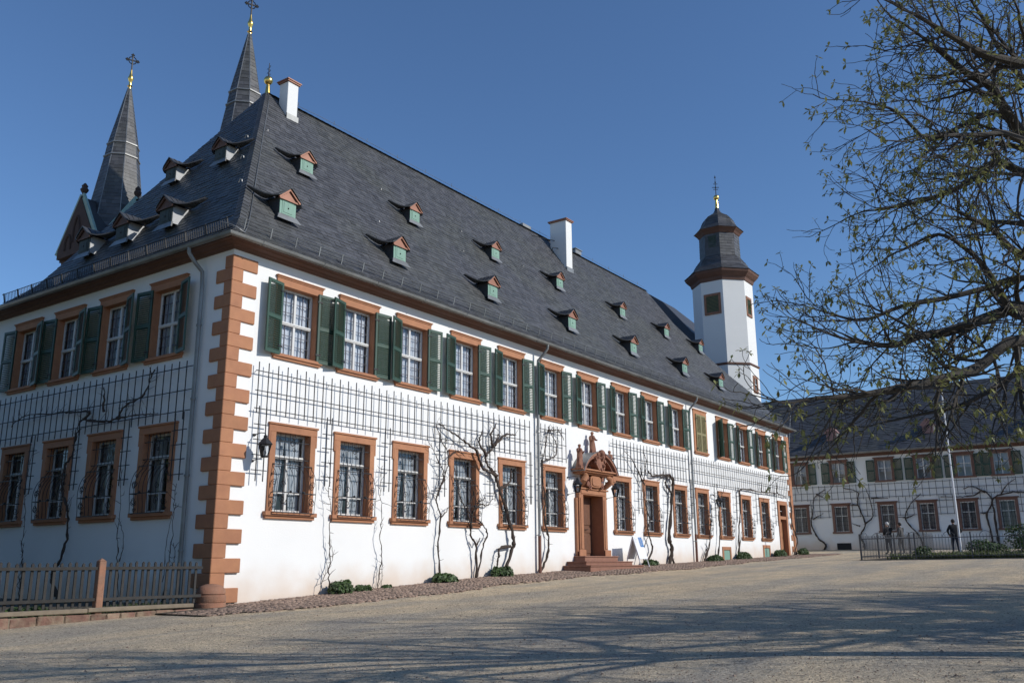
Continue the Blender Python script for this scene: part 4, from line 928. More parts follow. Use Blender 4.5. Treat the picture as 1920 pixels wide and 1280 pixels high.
for i, (lab, x, y, rx, rz) in enumerate([
    ('round dark green shrub at the foot of the first vine from the corner', 3.62, -0.36, 0.36, 0.34), ('small flat green shrub between the first two vines', 4.5, -0.25, 0.24, 0.16), ('tiny green tuft right of the second vine stem', 5.45, -0.2, 0.16, 0.10),
    ('wide green shrub at the foot of the slender forked vine', 7.75, -0.34, 0.50, 0.27), ('green shrub growing round the base of the thick gnarled vine', 10.55, -0.34, 0.46, 0.30), ('low green shrub beside the vine next to the folding sign', 20.9, -0.32, 0.48, 0.24),
    ('wide green shrub right of the second downpipe', 27.5, -0.34, 0.72, 0.30), ('wide green shrub between the two cellar hatches', 31.2, -0.34, 0.72, 0.36), ('green shrub just left of the small wooden doorway', 36.5, -0.36, 0.70, 0.36), ('pale green shrub at the far end of the facade', 40.4, -0.36, 0.62, 0.38)]):
    shrub('low_shrub', lab, x, y, rx, 0.30 if rx > 0.3 else rx, rz, 0.085, int(420 * rx / 0.4) + 60, 300 + i, G_SH)
# ------------------------------------------------------------------ wall lanterns
def build_lanterns():
    br = MB(); br.tube([(0, 0.0, 0.62), (0, -0.03, 0.62), (0, -0.25, 0.645), (0, -0.42, 0.62), (0, -0.42, 0.56)], 0.012, 5); br.lathe([(0.045, -0.02), (0.05, 0.0), (0.045, 0.02)], 8, (0, -0.01), z0=0.62)
    br.tube([(0, 0.0, 0.0), (0, -0.20, 0.035), (0, -0.42, 0.06)], 0.009, 5); br.sphere((0, -0.02, 0.0), 0.03, 6, 4)
    bracket = br.mesh('bracket', 'iron', fixn=False)
    rf = MB(); rf.lathe([(0.035, 0.215), (0.05, 0.19), (0.045, 0.16), (0.085, 0.12), (0.185, 0.0), (0.175, -0.012)], 6, (0, -0.42), z0=0.36); roof = rf.mesh('lamp_roof', 'iron')
    fr = MB()
    for j in range(6):
        q = 6.283 * j / 6; c, s = math.cos(q), math.sin(q); fr.bar((0.155 * c, -0.42 + 0.155 * s, 0.355), (0.085 * c, -0.42 + 0.085 * s, 0.075), 0.014)
    fr.lathe([(0.095, 0.0), (0.10, 0.02), (0.06, 0.03)], 6, (0, -0.42), z0=0.055); fr.lathe([(0.16, 0.0), (0.165, 0.018), (0.15, 0.02)], 6, (0, -0.42), z0=0.335)
    frame = fr.mesh('lamp_frame', 'iron', fixn=False)
    gl = MB(); gl.lathe([(0.080, 0.08), (0.148, 0.345)], 6, (0, -0.42), cap=False); glass = gl.mesh('lamp_glass', 'window_glass', fixn=False)
    bl = MB(); bl.lathe([(0.02, 0.07), (0.03, 0.12), (0.038, 0.17), (0.02, 0.22)], 8, (0, -0.42)); bulb = bl.mesh('bulb', 'white_paint', smooth=True)
    for x, z, lab in ((0.93, 3.36, 'black wall lantern on an iron bracket beside the corner quoins'), (15.10, 3.38, 'black wall lantern on an iron bracket left of the portal'), (17.93, 3.38, 'black wall lantern on an iron bracket right of the portal'), (28.15, 3.46, 'black wall lantern on an iron bracket right of the second downpipe')):
        t = thing('wall_lantern', lab, 'lantern', (x, 0, z), 0, 'lanterns on the facade')
        for nm, me in (('bracket', bracket), ('lamp_roof', roof), ('lamp_frame', frame), ('lamp_glass', glass), ('bulb', bulb)): obj(nm, me, t)
build_lanterns()
# ------------------------------------------------------------------ folding sign by the steps
def build_sign():
    x, y = 18.95, -0.72; t = thing('folding_sign', 'white A-frame sign with a blue printed block beside the portal steps', 'sign', (x, y, gz(x, y)), R(4))
    for q, nm in ((-1, 'front_panel'), (1, 'rear_panel')):
        p = MB(); w = 0.40; a = Vector((0, 0, 1.16)); d = Vector((0, q * 0.30, -0.98)).normalized(); n = Vector((0, q * 1.0, 0.30)).normalized()
        pts = []
        for s in (0.02, 0.88):
            for x_ in (-w, w): pts.append(a + d * s + Vector((x_, 0, 0)))
        vs = pts + [v + n * 0.014 for v in pts]; p.add(vs, [(0, 1, 3, 2), (4, 6, 7, 5), (0, 4, 5, 1), (2, 3, 7, 6), (0, 2, 6, 4), (1, 5, 7, 3)])
        panel = obj(nm, p.mesh(nm, 'white_paint'), t)
        for x_ in (-w + 0.015, w - 0.015): l = MB(); l.bar(a + d * 0.0 + Vector((x_, 0, 0)) - n * 0.02, a + d * 1.19 + Vector((x_, 0, 0)) - n * 0.02, 0.028); obj('leg', l.mesh('leg', 'white_paint'), t)
        if q == -1:
            def patch(u0, u1, s0, s1, mat, nm2, off=0.0185):
                b = MB(); b.add([a + d * s + Vector((u, 0, 0)) + n * off for u, s in ((u0, s0), (u1, s0), (u1, s1), (u0, s1))], [(0, 1, 2, 3)]); return obj(nm2, b.mesh(nm2, mat, fixn=False), panel)
            patch(0.05, 0.39, 0.03, 0.41, 'sign_blue', 'print_block')
            rg = random.Random(3)
            for i in range(6): patch(0.08, 0.08 + rg.uniform(0.14, 0.27), 0.07 + i * 0.055, 0.088 + i * 0.055, 'sign_grey', 'print_line', 0.022)
            for i in range(4): patch(-0.34, -0.34 + rg.uniform(0.12, 0.3), 0.06 + i * 0.05, 0.072 + i * 0.05, 'sign_grey', 'print_line', 0.0195)
build_sign()
# ------------------------------------------------------------------ corner guard stone
def build_guard():
    t = thing('guard_stone', 'squat rounded sandstone guard stone at the foot of the corner quoins', 'guard stone', (-0.12, -0.20, 0.0))
    for nm, pr in (('base_drum', [(0.335, -0.1), (0.335, 0.17), (0.32, 0.19)]), ('upper_drum', [(0.315, 0.195), (0.33, 0.22), (0.325, 0.335), (0.30, 0.355)]), ('rounded_cap', [(0.30, 0.358), (0.315, 0.38), (0.30, 0.46), (0.24, 0.535), (0.12, 0.575), (0.02, 0.585)])):
        m = MB(); rg = random.Random(len(nm)); m.lathe(pr, 22); m.v = [(x * (1 + 0.03 * noise.noise(Vector((x * 4, y * 4, z * 6)))), y * (1 + 0.03 * noise.noise(Vector((x * 4, y * 4, z * 6)))), z) for x, y, z in m.v]
        obj(nm, m.mesh(nm, 'guard_stone', smooth=True), t)
build_guard()
# ------------------------------------------------------------------ picket fence
def build_fence():
    t = thing('picket_fence', 'dark grey wooden picket fence with sandstone post on a low stone kerb', 'fence', (0, -0.33, 0))
    rg = random.Random(8); gb = lambda x: 0.0
    zt = lambda x: 1.07 + 0.006 * x
    pm = MB(); pm.add([(-0.026, -0.012, 0), (0.026, -0.012, 0), (0.026, 0.012, 0), (-0.026, 0.012, 0), (-0.026, -0.012, 0.97), (0.026, -0.012, 0.97), (0.026, 0.012, 0.97), (-0.026, 0.012, 0.97), (0, -0.012, 1.0), (0, 0.012, 1.0)],
                      [(0,3,2,1),(0,1,5,8,4),(2,3,7,9,6),(1,2,6,5),(3,0,4,7),(5,6,9,8),(7,4,8,9)])
    pk = pm.mesh('picket', 'fence_wood'); x = -0.62
    while x > -8.6:
        if abs(x + 2.80) > 0.12 and abs(x + 6.9) > 0.12:
            o = obj('picket', pk, t, (x, 0.03, 0.215 + rg.uniform(-0.01, 0.01)), rg.uniform(-0.06, 0.06)); o.scale = (1, 1, (zt(x) - 0.215) * rg.uniform(0.985, 1.01)); o.rotation_euler[1] = rg.uniform(-0.012, 0.012)
        x -= 0.14
    for (a, b) in ((-0.48, -2.73), (-2.87, -6.83), (-6.97, -8.7)):
        for z in (0.93, 0.35):
            r_ = MB(); r_.box(b, a, -0.03, 0.016, z - 0.03, z + 0.03); obj('rail', r_.mesh('rail', 'fence_wood', bevel=0.004), t)
    for xc in (-2.80, -6.9):
        p = MB(); p.box(xc - 0.07, xc + 0.07, -0.07, 0.07, -0.05, 1.07); p.add([(xc - 0.07, -0.07, 1.07), (xc + 0.07, -0.07, 1.07), (xc + 0.07, 0.07, 1.07), (xc - 0.07, 0.07, 1.07), (xc, 0, 1.13)], [(0, 1, 4), (1, 2, 4), (2, 3, 4), (3, 0, 4)]); obj('post', p.mesh('post', 'guard_stone', bevel=0.01), t)
    x = -0.70
    while x > -8.8:
        L = rg.uniform(1.7, 2.4); k = MB(); k.box(max(-8.8, x - L), x - 0.01, -0.13, 0.12, 0.125 + 0.004 * x, 0.205 + 0.004 * x); obj('kerb_plank', k.mesh('kerb_plank', 'plank_weathered', bevel=0.012), t); x -= L
    mo = MB(); mo.box(-8.8, -0.72, -0.085, 0.09, -0.35, 0.082); obj('mortar_bed', mo.mesh('mortar_bed', 'plank_weathered'), t)
    x = -0.70
    while x > -8.8:
        L = rg.uniform(0.24, 0.55); k = MB(); d_ = [rg.uniform(-0.02, 0.02) for _ in range(6)]; k.box(x - L, x - 0.018, -0.115, 0.10, -0.35, 0.108 + 0.004 * x); k.v = [(vx + d_[i % 3] * 0.5, vy + d_[(i + 1) % 6] if vy < 0 else vy, vz + (d_[i % 4] * 0.7 - 0.012 if vz > 0 else 0)) for i, (vx, vy, vz) in enumerate(k.v)]; obj('kerb_stone', k.mesh('kerb_stone', 'kerb_stone', bevel=0.018), t); x -= L
build_fence()
# ------------------------------------------------------------------ stair tower behind the far end
def octa(r, z, c, ph=R(22.5)): return [(c[0] + r / math.cos(R(22.5)) * math.cos(ph + R(45) * j), c[1] + r / math.cos(R(22.5)) * math.sin(ph + R(45) * j), z) for j in range(8)]
def loft(prof, c, cap=True):
    mb = MB(); vs = []
    for r, z in prof: vs += octa(r, z, c)
    k = len(prof); mb.add(vs, [(i * 8 + j, i * 8 + (j + 1) % 8, (i + 1) * 8 + (j + 1) % 8, (i + 1) * 8 + j) for i in range(k - 1) for j in range(8)])
    if cap: mb.f += [tuple(range(7, -1, -1)), tuple((k - 1) * 8 + j for j in range(8))]; mb.mi += [0, 0]
    return mb
def oct_slates(prof, c, width, step, seed, name, parent, lift=0.02):
    mb = MB(); rg = random.Random(seed); arc = [(0.0, prof[0])]
    for a, b in zip(prof, prof[1:]): arc.append((arc[-1][0] + math.hypot(b[0] - a[0], b[1] - a[1]), b))
    rr = lambda s: interp(s, [(a, p[0]) for a, p in arc]); zz = lambda s: interp(s, [(a, p[1]) for a, p in arc]); tot = arc[-1][0]
    A = [min(tot, step * i) for i in range(int(tot / step) + 2)]
    for j in range(8):
        q = R(45) * j + R(45); n = Vector((math.cos(q), math.sin(q), 0)); t = Vector((-math.sin(q), math.cos(q), 0)); C0 = Vector((c[0], c[1], 0))
        pt = lambda u, s, n=n, t=t: C0 + n * rr(s) + t * u + Vector((0, 0, zz(s)))
        hw = lambda s: rr(s) * math.tan(R(22.5))
        slate_field(mb, pt, A, lambda s: -hw(s), lambda s: hw(s), width, rg, lift)
    return obj(name, mb.mesh(name, 'slate', fixn=False), parent, kind='stuff')
def build_tower():
    c = (42.9, 4.47); rW = 1.83
    T = thing('stair_tower', 'white octagonal stair tower with slate lantern and onion cap', 'tower', (c[0], c[1], 1.3))
    T.location = (0, 0, 0)
    obj('shaft', loft([(rW + 0.03, 0.8), (rW + 0.03, 13.35), (rW, 13.36), (rW, 19.2)], c).mesh('shaft', 'plaster_plain', fixn=False), T)
    obj('string_course', loft([(rW + 0.03, 13.28), (rW + 0.10, 13.33), (rW + 0.10, 13.42), (rW + 0.0, 13.46)], c, False).mesh('string_course', 'cornice_wood', fixn=False), T)
    obj('cornice', loft([(rW + 0.0, 19.02), (rW + 0.06, 19.05), (rW + 0.12, 19.25), (rW + 0.24, 19.36), (rW + 0.40, 19.55), (rW + 0.44, 19.68), (rW + 0.38, 19.72), (1.2, 19.8)], c, False).mesh('cornice', 'cornice_wood', fixn=False), T)
    pr = [(rW + 0.47, 19.70), (rW + 0.20, 19.95), (1.72, 20.25), (1.58, 20.55), (1.36, 20.85), (1.26, 21.0)]
    s = obj('skirt_roof', loft(pr, c, False).mesh('skirt_roof', 'slate_flat', fixn=False), T); oct_slates(pr, c, 0.3, 0.2, 1, 'slates', s)
    pr = [(1.24, 21.0), (1.22, 22.7)]
    d = obj('lantern_drum', loft(pr, c).mesh('lantern_drum', 'slate_flat', fixn=False), T); oct_slates(pr, c, 0.3, 0.2, 2, 'slates', d)
    obj('upper_cornice', loft([(1.22, 22.55), (1.28, 22.6), (1.36, 22.72), (1.48, 22.84), (1.52, 22.90), (1.3, 22.96)], c, False).mesh('upper_cornice', 'cornice_wood', fixn=False), T)
    pr = [(1.55, 22.90), (1.34, 23.12), (1.14, 23.32), (1.07, 23.5), (0.98, 23.75), (0.80, 24.0), (0.52, 24.2), (0.28, 24.36), (0.17, 24.55), (0.11, 24.8)]
    k = obj('onion_cap', loft(pr, c).mesh('onion_cap', 'slate_flat', fixn=False), T); oct_slates(pr, c, 0.26, 0.17, 3, 'slates', k)
    f = MB(); f.lathe([(0.13, 24.78), (0.10, 25.2), (0.08, 25.42)], 10, c); f.sphere((c[0], c[1], 25.58), 0.20, 12, 8); fo = obj('finial', f.mesh('finial', 'gold', smooth=True), T)
    w = MB(); w.tube([(c[0], c[1], 25.75), (c[0], c[1], 27.25)], [0.03, 0.015], 6)
    for z, r in ((26.2, 0.16), (26.35, 0.24), (26.6, 0.14)): w.bar((c[0] - r * 0.57, c[1] + r * 0.82, z), (c[0] + r * 0.57, c[1] - r * 0.82, z), 0.035)
    for q in range(3): w.sphere((c[0], c[1], 26.35 + 0.38 * q), 0.06, 6, 4)
    obj('weather_vane', w.mesh('weather_vane', 'iron', fixn=False), fo)
    # windows: centre, facing, size
    for (n, u, z, w_, h, mat) in ((Vector((-1, 0, 0)), 0.0, 17.45, 1.16, 1.42, 'shutter'), (Vector((0, -1, 0)), -0.2, 17.3, 0.95, 1.35, 'shutter'), (Vector((0, -1, 0)), -0.1, 12.1, 0.80, 1.12, 'pane')):
        base = Vector((c[0], c[1], 0)) + n * (rW + (0.03 if z < 13 else 0.0)); ang = 0.0 if n.y < -0.5 else LROT
        wn = MB(); jw = 0.16
        wn.box(-w_ / 2, -w_ / 2 + jw, -0.05, 0.02, -h / 2, h / 2); wn.box(w_ / 2 - jw, w_ / 2, -0.05, 0.02, -h / 2, h / 2); wn.box(-w_ / 2 + jw, w_ / 2 - jw, -0.05, 0.02, h / 2 - jw, h / 2); wn.box(-w_ / 2 + jw, w_ / 2 - jw, -0.07, 0.02, -h / 2, -h / 2 + jw)
        o = obj('window', wn.mesh('window', 'guard_stone', bevel=0.006), T, base + Vector((0, 0, z)) + (Vector((u, 0, 0)) if n.y < -0.5 else Vector((0, -u, 0))), ang)
        pz = MB(); pz.box(-w_ / 2 + jw, w_ / 2 - jw, -0.012, -0.003, -h / 2 + jw, h / 2 - jw)
        if mat == 'shutter':
            obj('shutter_board', pz.mesh('shutter_board', 'shutter_ochre'), o); lv = MB(); k = 12
            for i in range(k):
                zz = -h / 2 + jw + (h - 2 * jw) * (i + 0.5) / k; lv.add([(-w_ / 2 + jw, -0.05, zz - 0.03), (w_ / 2 - jw, -0.05, zz - 0.03), (w_ / 2 - jw, -0.0125, zz + 0.03), (-w_ / 2 + jw, -0.0125, zz + 0.03)], [(0, 1, 2, 3)])
            obj('louvres', lv.mesh('louvres', 'shutter_green', fixn=False), o, kind='stuff')
        else:
            obj('pane', pz.mesh('pane', 'dark_void'), o); m_ = MB(); m_.box(-0.02, 0.02, -0.03, -0.013, -h / 2 + jw, h / 2 - jw); m_.box(-w_ / 2 + jw, w_ / 2 - jw, -0.029, -0.0125, -0.02, 0.02); obj('glazing_bars', m_.mesh('glazing_bars', 'casement_white'), o)
    lq = MB()
    for i in range(9):
        z = 21.6 + 0.09 * i; lq.add([(c[0] - 1.27, c[1] - 0.28, z), (c[0] - 1.27, c[1] + 0.28, z), (c[0] - 1.23, c[1] + 0.28, z + 0.07), (c[0] - 1.23, c[1] - 0.28, z + 0.07)], [(0, 1, 2, 3)])
    obj('sound_louvres', lq.mesh('sound_louvres', 'shutter_green', fixn=False), T, kind='stuff')
build_tower()
# ------------------------------------------------------------------ slate roof of the range behind the far end
def build_rear_range():
    T = thing('rear_range', 'dark slate roof of a rear range rising behind the far hip beside the tower', 'building')
    e = [(46.26, 11.96, 20.98), (45.28, 10.0, 19.56), (44.38, 8.7, 18.24), (43.16, 7.03, 16.49)]
    pt = lambda y, z: Vector((38 + (z - 9) / 1.45, y, z))
    mb = MB(); foot = Vector((38.0, 6.3, 9.0)); top = Vector((46.26, 24, 20.98)); bot = Vector((38.0, 24, 9.0)); low = Vector((42.9, 6.6, 16.1))
    ed = [Vector(p) for p in e] + [low, Vector((41.2, 6.4, 13.65)), foot]
    mb.add(ed + [bot, top], [tuple(range(len(ed) + 2))])
    back = [Vector((92.52 - p.x, p.y, p.z)) for p in ed]            # far slope mirrored about the ridge
    n = len(ed); n0 = len(mb.v); mb.v += [tuple(p) for p in back] + [(92.52 - bot.x, 24, 9.0)]
    mb.f += [tuple([n0 + i for i in range(n)] + [n0 + n, n + 1])]; mb.mi.append(0)
    for i in range(n - 1): mb.f.append((i, i + 1, n0 + i + 1, n0 + i)); mb.mi.append(0)
    roof = obj('roof', mb.mesh('roof', 'slate_flat', fixn=False), T)
    w = MB(); w.box(41.1, 53.0, 7.4, 24, 0.8, 9.0); obj('wall', w.mesh('wall', 'plaster_plain'), T)
build_rear_range()
# ------------------------------------------------------------------ church with twin spires
def build_church():
    T = thing('church', 'church with twin slender slate spires and gilded finials behind the roof', 'church')
    hs = 2.1
    for (cx, cy, zt, ge) in ((16.9, 35.0, 32.1, 20.3), (18.7, 25.0, 33.4, 19.2)):
        s = MB(); s.box(cx - hs, cx + hs, cy - hs, cy + hs, -1, ge); tw = obj('tower_shaft', s.mesh('tower_shaft', 'church_stone'), T)
        for k in range(4):                                          # four gables round the foot of the spire
            m = Matrix.Translation((cx, cy, 0)) @ Matrix.Rotation(R(90) * k, 4, 'Z'); yf = -2.45
            g = MB(); g.prism([(-2.05, ge - 0.6), (2.05, ge - 0.6), (2.05, ge), (0, ge + 3.2), (-2.05, ge)], yf, yf + 0.35); a = MB(); a.merge(g, m); go = obj('gable', a.mesh('gable', 'church_stone'), T)
            tr = MB()                                               # blind tracery
            for (ax, az, ah) in ((-0.85, ge - 0.2, 1.0), (0.85, ge - 0.2, 1.0), (0, ge + 0.2, 1.7)):
                for sg in (-1, 1): tr.tube([(ax + sg * 0.32, yf - 0.03, az), (ax + sg * 0.32, yf - 0.03, az + ah * 0.55), (ax + sg * 0.18, yf - 0.03, az + ah * 0.85), (ax, yf - 0.03, az + ah)], 0.06, 4)
            a = MB(); a.merge(tr, m); obj('tracery', a.mesh('tracery', 'church_stone', fixn=False), go)
            v = MB()
            for sg in (-1, 1): v.bar((sg * 2.25, yf + 0.14, ge - 0.28), (0, yf + 0.14, ge + 3.30), 0.44, 0.16, up=(0, 1, 0))
            a = MB(); a.merge(v, m); obj('verge_coping', a.mesh('verge_coping', 'copper_green'), go)
            rf = MB()
            for sg in (-1, 1): rf.quad((sg * 2.15, yf + 0.3, ge - 0.1), (0, yf + 0.3, ge + 3.2), (0, 0, ge + 3.2), (sg * 2.15, 0, ge - 0.1))
            a = MB(); a.merge(rf, m); obj('gable_roof', a.mesh('gable_roof', 'slate_flat', fixn=False), go)
            b = MB(); b.lathe([(0.10, 0), (0.12, 0.15), (0.22, 0.3), (0.26, 0.42), (0.16, 0.55), (0.20, 0.66), (0.05, 0.85)], 6, (0, yf + 0.2), z0=ge + 3.3); a = MB(); a.merge(b, m); obj('crocket_knob', a.mesh('crocket_knob', 'church_stone'), go)
        pr = [(1.95, zt - 12.2), (0.98, zt - 5.2), (0.85, zt - 4.1), (0.10, zt)]
        sp = obj('spire', loft(pr, (cx, cy)).mesh('spire', 'slate_flat', fixn=False), T); oct_slates(pr, (cx, cy), 0.34, 0.26, int(cx), 'slates', sp, 0.02)
        for zz in (zt - 5.2, zt - 4.3):
            r = interp(zz, [(p[1], p[0]) for p in pr]); obj('band', loft([(r, zz - 0.07), (r + 0.09, zz - 0.03), (r + 0.09, zz + 0.04), (r - 0.02, zz + 0.1)], (cx, cy), False).mesh('band', 'zinc', fixn=False), sp)
        rb = MB()
        for j in range(8):
            q = R(22.5) + R(45) * j; cs = 1 / math.cos(R(22.5)); rb.tube([(cx + cs * r_ * math.cos(q), cy + cs * r_ * math.sin(q), z_) for r_, z_ in pr], 0.035, 4)
        obj('hip_roll', rb.mesh('hip_roll', 'zinc', fixn=False), sp, kind='stuff')
        f = MB(); f.lathe([(0.10, -0.02), (0.10, 0.10), (0.17, 0.17), (0.10, 0.24), (0.08, 0.45), (0.11, 0.55), (0.17, 0.68), (0.19, 0.78), (0.12, 0.95), (0.08, 1.15), (0.045, 1.4)], 12, (cx, cy), z0=zt); fi = obj('gilded_finial', f.mesh('gilded_finial', 'gold', smooth=True), T)
        x = MB(); t = Vector((0.93, -0.37, 0)); o = Vector((cx, cy, zt + 1.38)); x.bar(o, o + Vector((0, 0, 1.15)), 0.07); x.bar(o + Vector((0, 0, 0.75)) - t * 0.34, o + Vector((0, 0, 0.75)) + t * 0.34, 0.07)
        for p in (o + Vector((0, 0, 1.15)), o + Vector((0, 0, 0.75)) - t * 0.34, o + Vector((0, 0, 0.75)) + t * 0.34):
            for d_ in (t, -t, Vector((0, 0, 1)), Vector((0, 0, -1))): x.sphere(p + d_ * 0.065, 0.06, 6, 4)
        for sg in (-1, 1):
            for u in (0.48, 1.02): x.tube([o + Vector((0, 0, u)) + t * sg * 0.04, o + Vector((0, 0, 0.75 + (u - 0.75) * 0.75)) + t * sg * 0.17, o + Vector((0, 0, 0.75)) + t * sg * 0.28], 0.035, 4)
        obj('cross', x.mesh('cross', 'iron', fixn=False), fi)
    n = MB(); n.box(20.0, 52.0, 26.2, 34.0, -1, 15.0)
    obj('nave_wall', n.mesh('nave_wall', 'church_stone'), T)
    r = MB(); r.add([(20, 25.6, 14.9), (52, 25.6, 14.9), (52, 34.6, 14.9), (20, 34.6, 14.9), (20, 30.1, 20.5), (52, 30.1, 20.5)], [(0, 1, 5, 4), (2, 3, 4, 5), (3, 0, 4), (1, 2, 5)]); obj('nave_roof', r.mesh('nave_roof', 'slate_flat', fixn=False), T)
build_church()
# ------------------------------------------------------------------ the cross range closing the court
XW = 55.0
def build_wing():
    T = thing('wing_building', 'shaded white cross range with slate roof closing the courtyard', 'building')
    UC = [6.6, 4.0, 1.18, -2.04, -4.62, -7.20, -9.47, -12.2, -14.8, -17.4]; LC = [6.6, 4.2, 1.25, -1.95, -4.57, -7.12, -9.49, -12.2, -14.8, -17.4]
    y0, y1 = 11.0, -22.0
    holes = [(-y - 0.55, -y + 0.55, 6.55, 7.97) for y in UC] + [(-y - 0.55, -y + 0.55, 3.08, 4.80) for y in LC]
    w = wall_panel(-y0, -y1, 0.6, 8.62, holes); mb = MB(); mb.merge(w, Matrix.Translation((XW, 0, 0)) @ Matrix.Rotation(LROT, 4, 'Z'))
    mb.quad((XW, y0, 0.6), (XW + 15, y0, 0.6), (XW + 15, y0, 8.6), (XW, y0, 8.6)); mb.quad((XW, y1, 0.6), (XW + 15, y1, 0.6), (XW + 15, y1, 8.6), (XW, y1, 8.6)); mb.quad((XW + 15, y0, 0.6), (XW + 15, y1, 0.6), (XW + 15, y1, 8.6), (XW + 15, y0, 8.6)); mb.quad((XW + 0.9, y0, 0.6), (XW + 0.9, y1, 0.6), (XW + 0.9, y1, 8.6), (XW + 0.9, y0, 8.6))
    obj('wall', mb.mesh('wall', 'plaster', fixn=False), T)
    def spec(h, kind):
        s = MB(); op = 0.46; W = 0.65
        for q in (-1, 1): a, b = sorted((q * op, q * W)); s.box(a, b, -0.05, 0.2, 0.12, h - 0.2)
        s.box(-W, W, -0.05, 0.2, h - 0.1995, h - 0.08); s.box(-W - 0.03, W + 0.03, -0.09, 0.1, h - 0.0795, h - 0.03); s.box(-W - 0.09, W + 0.09, -0.16, 0.1, h - 0.0295, h + 0.03)
        si = MB(); si.box(-W - 0.05, W + 0.05, -0.11, 0.2, 0.0, 0.1195)
        c = MB(); z0, z1 = 0.12, h - 0.2; tr = z0 + (z1 - z0) * 0.62
        c.box(-op, -op + 0.06, 0.1, 0.15, z0, z1); c.box(op - 0.06, op, 0.1, 0.15, z0, z1); c.box(-0.035, 0.035, 0.09, 0.15, z0, z1); c.box(-op + 0.06, -0.035, 0.095, 0.15, tr - 0.03, tr + 0.03); c.box(0.035, op - 0.06, 0.095, 0.15, tr - 0.03, tr + 0.03)
        kids = [('sill', si.mesh('sill', 'wing_stone'), []), ('casement', c.mesh('casement', 'casement_white'), [])]
        for xa, xb in ((-op + 0.06, -0.035), (0.035, op - 0.06)):
            kids.append(pane_spec(xa, xb, z0, tr - 0.03, 0.13)); kids.append(pane_spec(xa, xb, tr + 0.03, z1, 0.13))
        cu = MB(); cu.box(-op, op, 0.3, 0.31, z0 + (0.0 if kind else (z1 - z0) * 0.45), z1); kids.append(('curtain', cu.mesh('curtain', 'curtain' if not kind else 'lead_grey'), []))
        if kind:
            g = MB()
            for i in range(5): x = -op + 2 * op * (i + 0.5) / 5; g.bar((x, 0.0, z0), (x, 0.0, z1), 0.018)
            for i in range(6): z = z0 + (z1 - z0) * (i + 0.5) / 6; g.bar((-op, 0.012, z), (op, 0.012, z), 0.015)
            kids.append(('grille', g.mesh('grille', 'iron'), []))
        return ('window', s.mesh('window', 'wing_stone', bevel=0.006), kids)
    su, sl = spec(1.72, 0), spec(2.12, 1)
    sh = shutter_specs('shutter_green', 0.56, 12)
    for y in UC:
        place(su, T, (XW, y, 6.45), LROT)
        for sg in (-1, 1):
            o = place(sh[1] if sg == 1 else sh[0], T, (XW - 0.06, y - sg * 0.66, 6.50), LROT - sg * R(5)); o.scale = (1, 1, 0.83)
    for y in LC: place(sl, T, (XW, y, 2.93), LROT)
    ln = lambda pr, name, mat, **k: (lambda b: ([b.quad((XW - a[0], y0, a[1]), (XW - c[0], y0, c[1]), (XW - c[0], y1, c[1]), (XW - a[0], y1, a[1])) for a, c in zip(pr, pr[1:])], obj(name, b.mesh(name, mat, fixn=False), T))[1])(MB())
    ln([(0.0, 8.33), (0.05, 8.33), (0.10, 8.40), (0.30, 8.46), (0.34, 8.52), (0.5, 8.54), (0.5, 8.60)], 'cornice', 'cornice_wood'); ln([(0.5, 8.60), (0.56, 8.52), (0.64, 8.52), (0.70, 8.62), (0.5, 8.62)], 'gutter', 'zinc')
    prof = [(0.0, 8.60), (8.1, 14.40)]; zz = lambda s: interp(s, prof); P = lambda y, s: Vector((XW - 0.62 + s, y, zz(s)))
    rb = MB(); rb.quad(P(y0, 0), P(y1, 0), P(y1, 8.1), P(y0, 8.1)); rb.quad(P(y0, 8.1), P(y1, 8.1), (XW + 15.6, y1, 8.6), (XW + 15.6, y0, 8.6)); rb.add([P(y0, 0), P(y0, 8.1), (XW + 15.6, y0, 8.6)], [(0, 1, 2)]); rb.add([P(y1, 0), P(y1, 8.1), (XW + 15.6, y1, 8.6)], [(0, 1, 2)])
    roof = obj('roof', rb.mesh('roof', 'slate_flat', fixn=False), T); s = MB(); slate_field(s, P, arc_positions(prof, 0.27), lambda q: y1, lambda q: y0, 0.36, random.Random(4), 0.026); obj('slates', s.mesh('slates', 'slate', fixn=False), roof, kind='stuff')
    for y in (1.75, -5.0, -11.8):
        b = MB(); b.box(-0.36, 0.36, 0, 1.0, -0.1, 0.70); b.prism([(-0.36, 0.7005), (0.36, 0.7005), (0, 1.05)], 0, 1.35)
        d = obj('dormer', b.mesh('dormer', 'pale_roof_pink'), T, (56.0, y, 9.72), LROT)
        q = MB(); q.box(-0.22, 0.22, -0.03, -0.001, 0.08, 0.6); obj('hatch', q.mesh('hatch', 'pale_roof_pink'), d)
        q = MB()
        for sg in (-1, 1): q.bar((sg * 0.46, -0.02, 0.64), (0, -0.02, 1.10), 0.14, 0.05, up=(0, 1, 0)); q.quad((sg * 0.46, -0.05, 0.66), (0, -0.05, 1.12), (0, 1.6, 1.12), (sg * 0.46, 0.95, 0.66))
        obj('dormer_roof', q.mesh('dormer_roof', 'pale_roof_pink', fixn=False), d); q = MB()
        for i in range(6): q.box(0.361, 0.40, 0.05 + 0.13 * i, 0.14 + 0.13 * i, 0.1 + 0.1 * i, 0.66)
        obj('cheek_slates', q.mesh('cheek_slates', 'zinc'), d, kind='stuff')
    for (ya, yb, za, zb) in ((1.75, 0.75, 1.72, 2.25), (-7.6, -8.5, 1.7, 2.2)):
        b = MB(); b.box(-ya, -yb, -0.02, 0.02, za, zb); obj('cellar_hatch', b.mesh('cellar_hatch', 'dark_void'), T, (XW, 0, 0), LROT)
    c = MB(); c.tube([(XW + 0.4, 4.9, 8.6), (XW + 1.0, 4.7, 12.0)], 0.02, 4); obj('lightning_rod', c.mesh('lightning_rod', 'zinc', fixn=False), T)
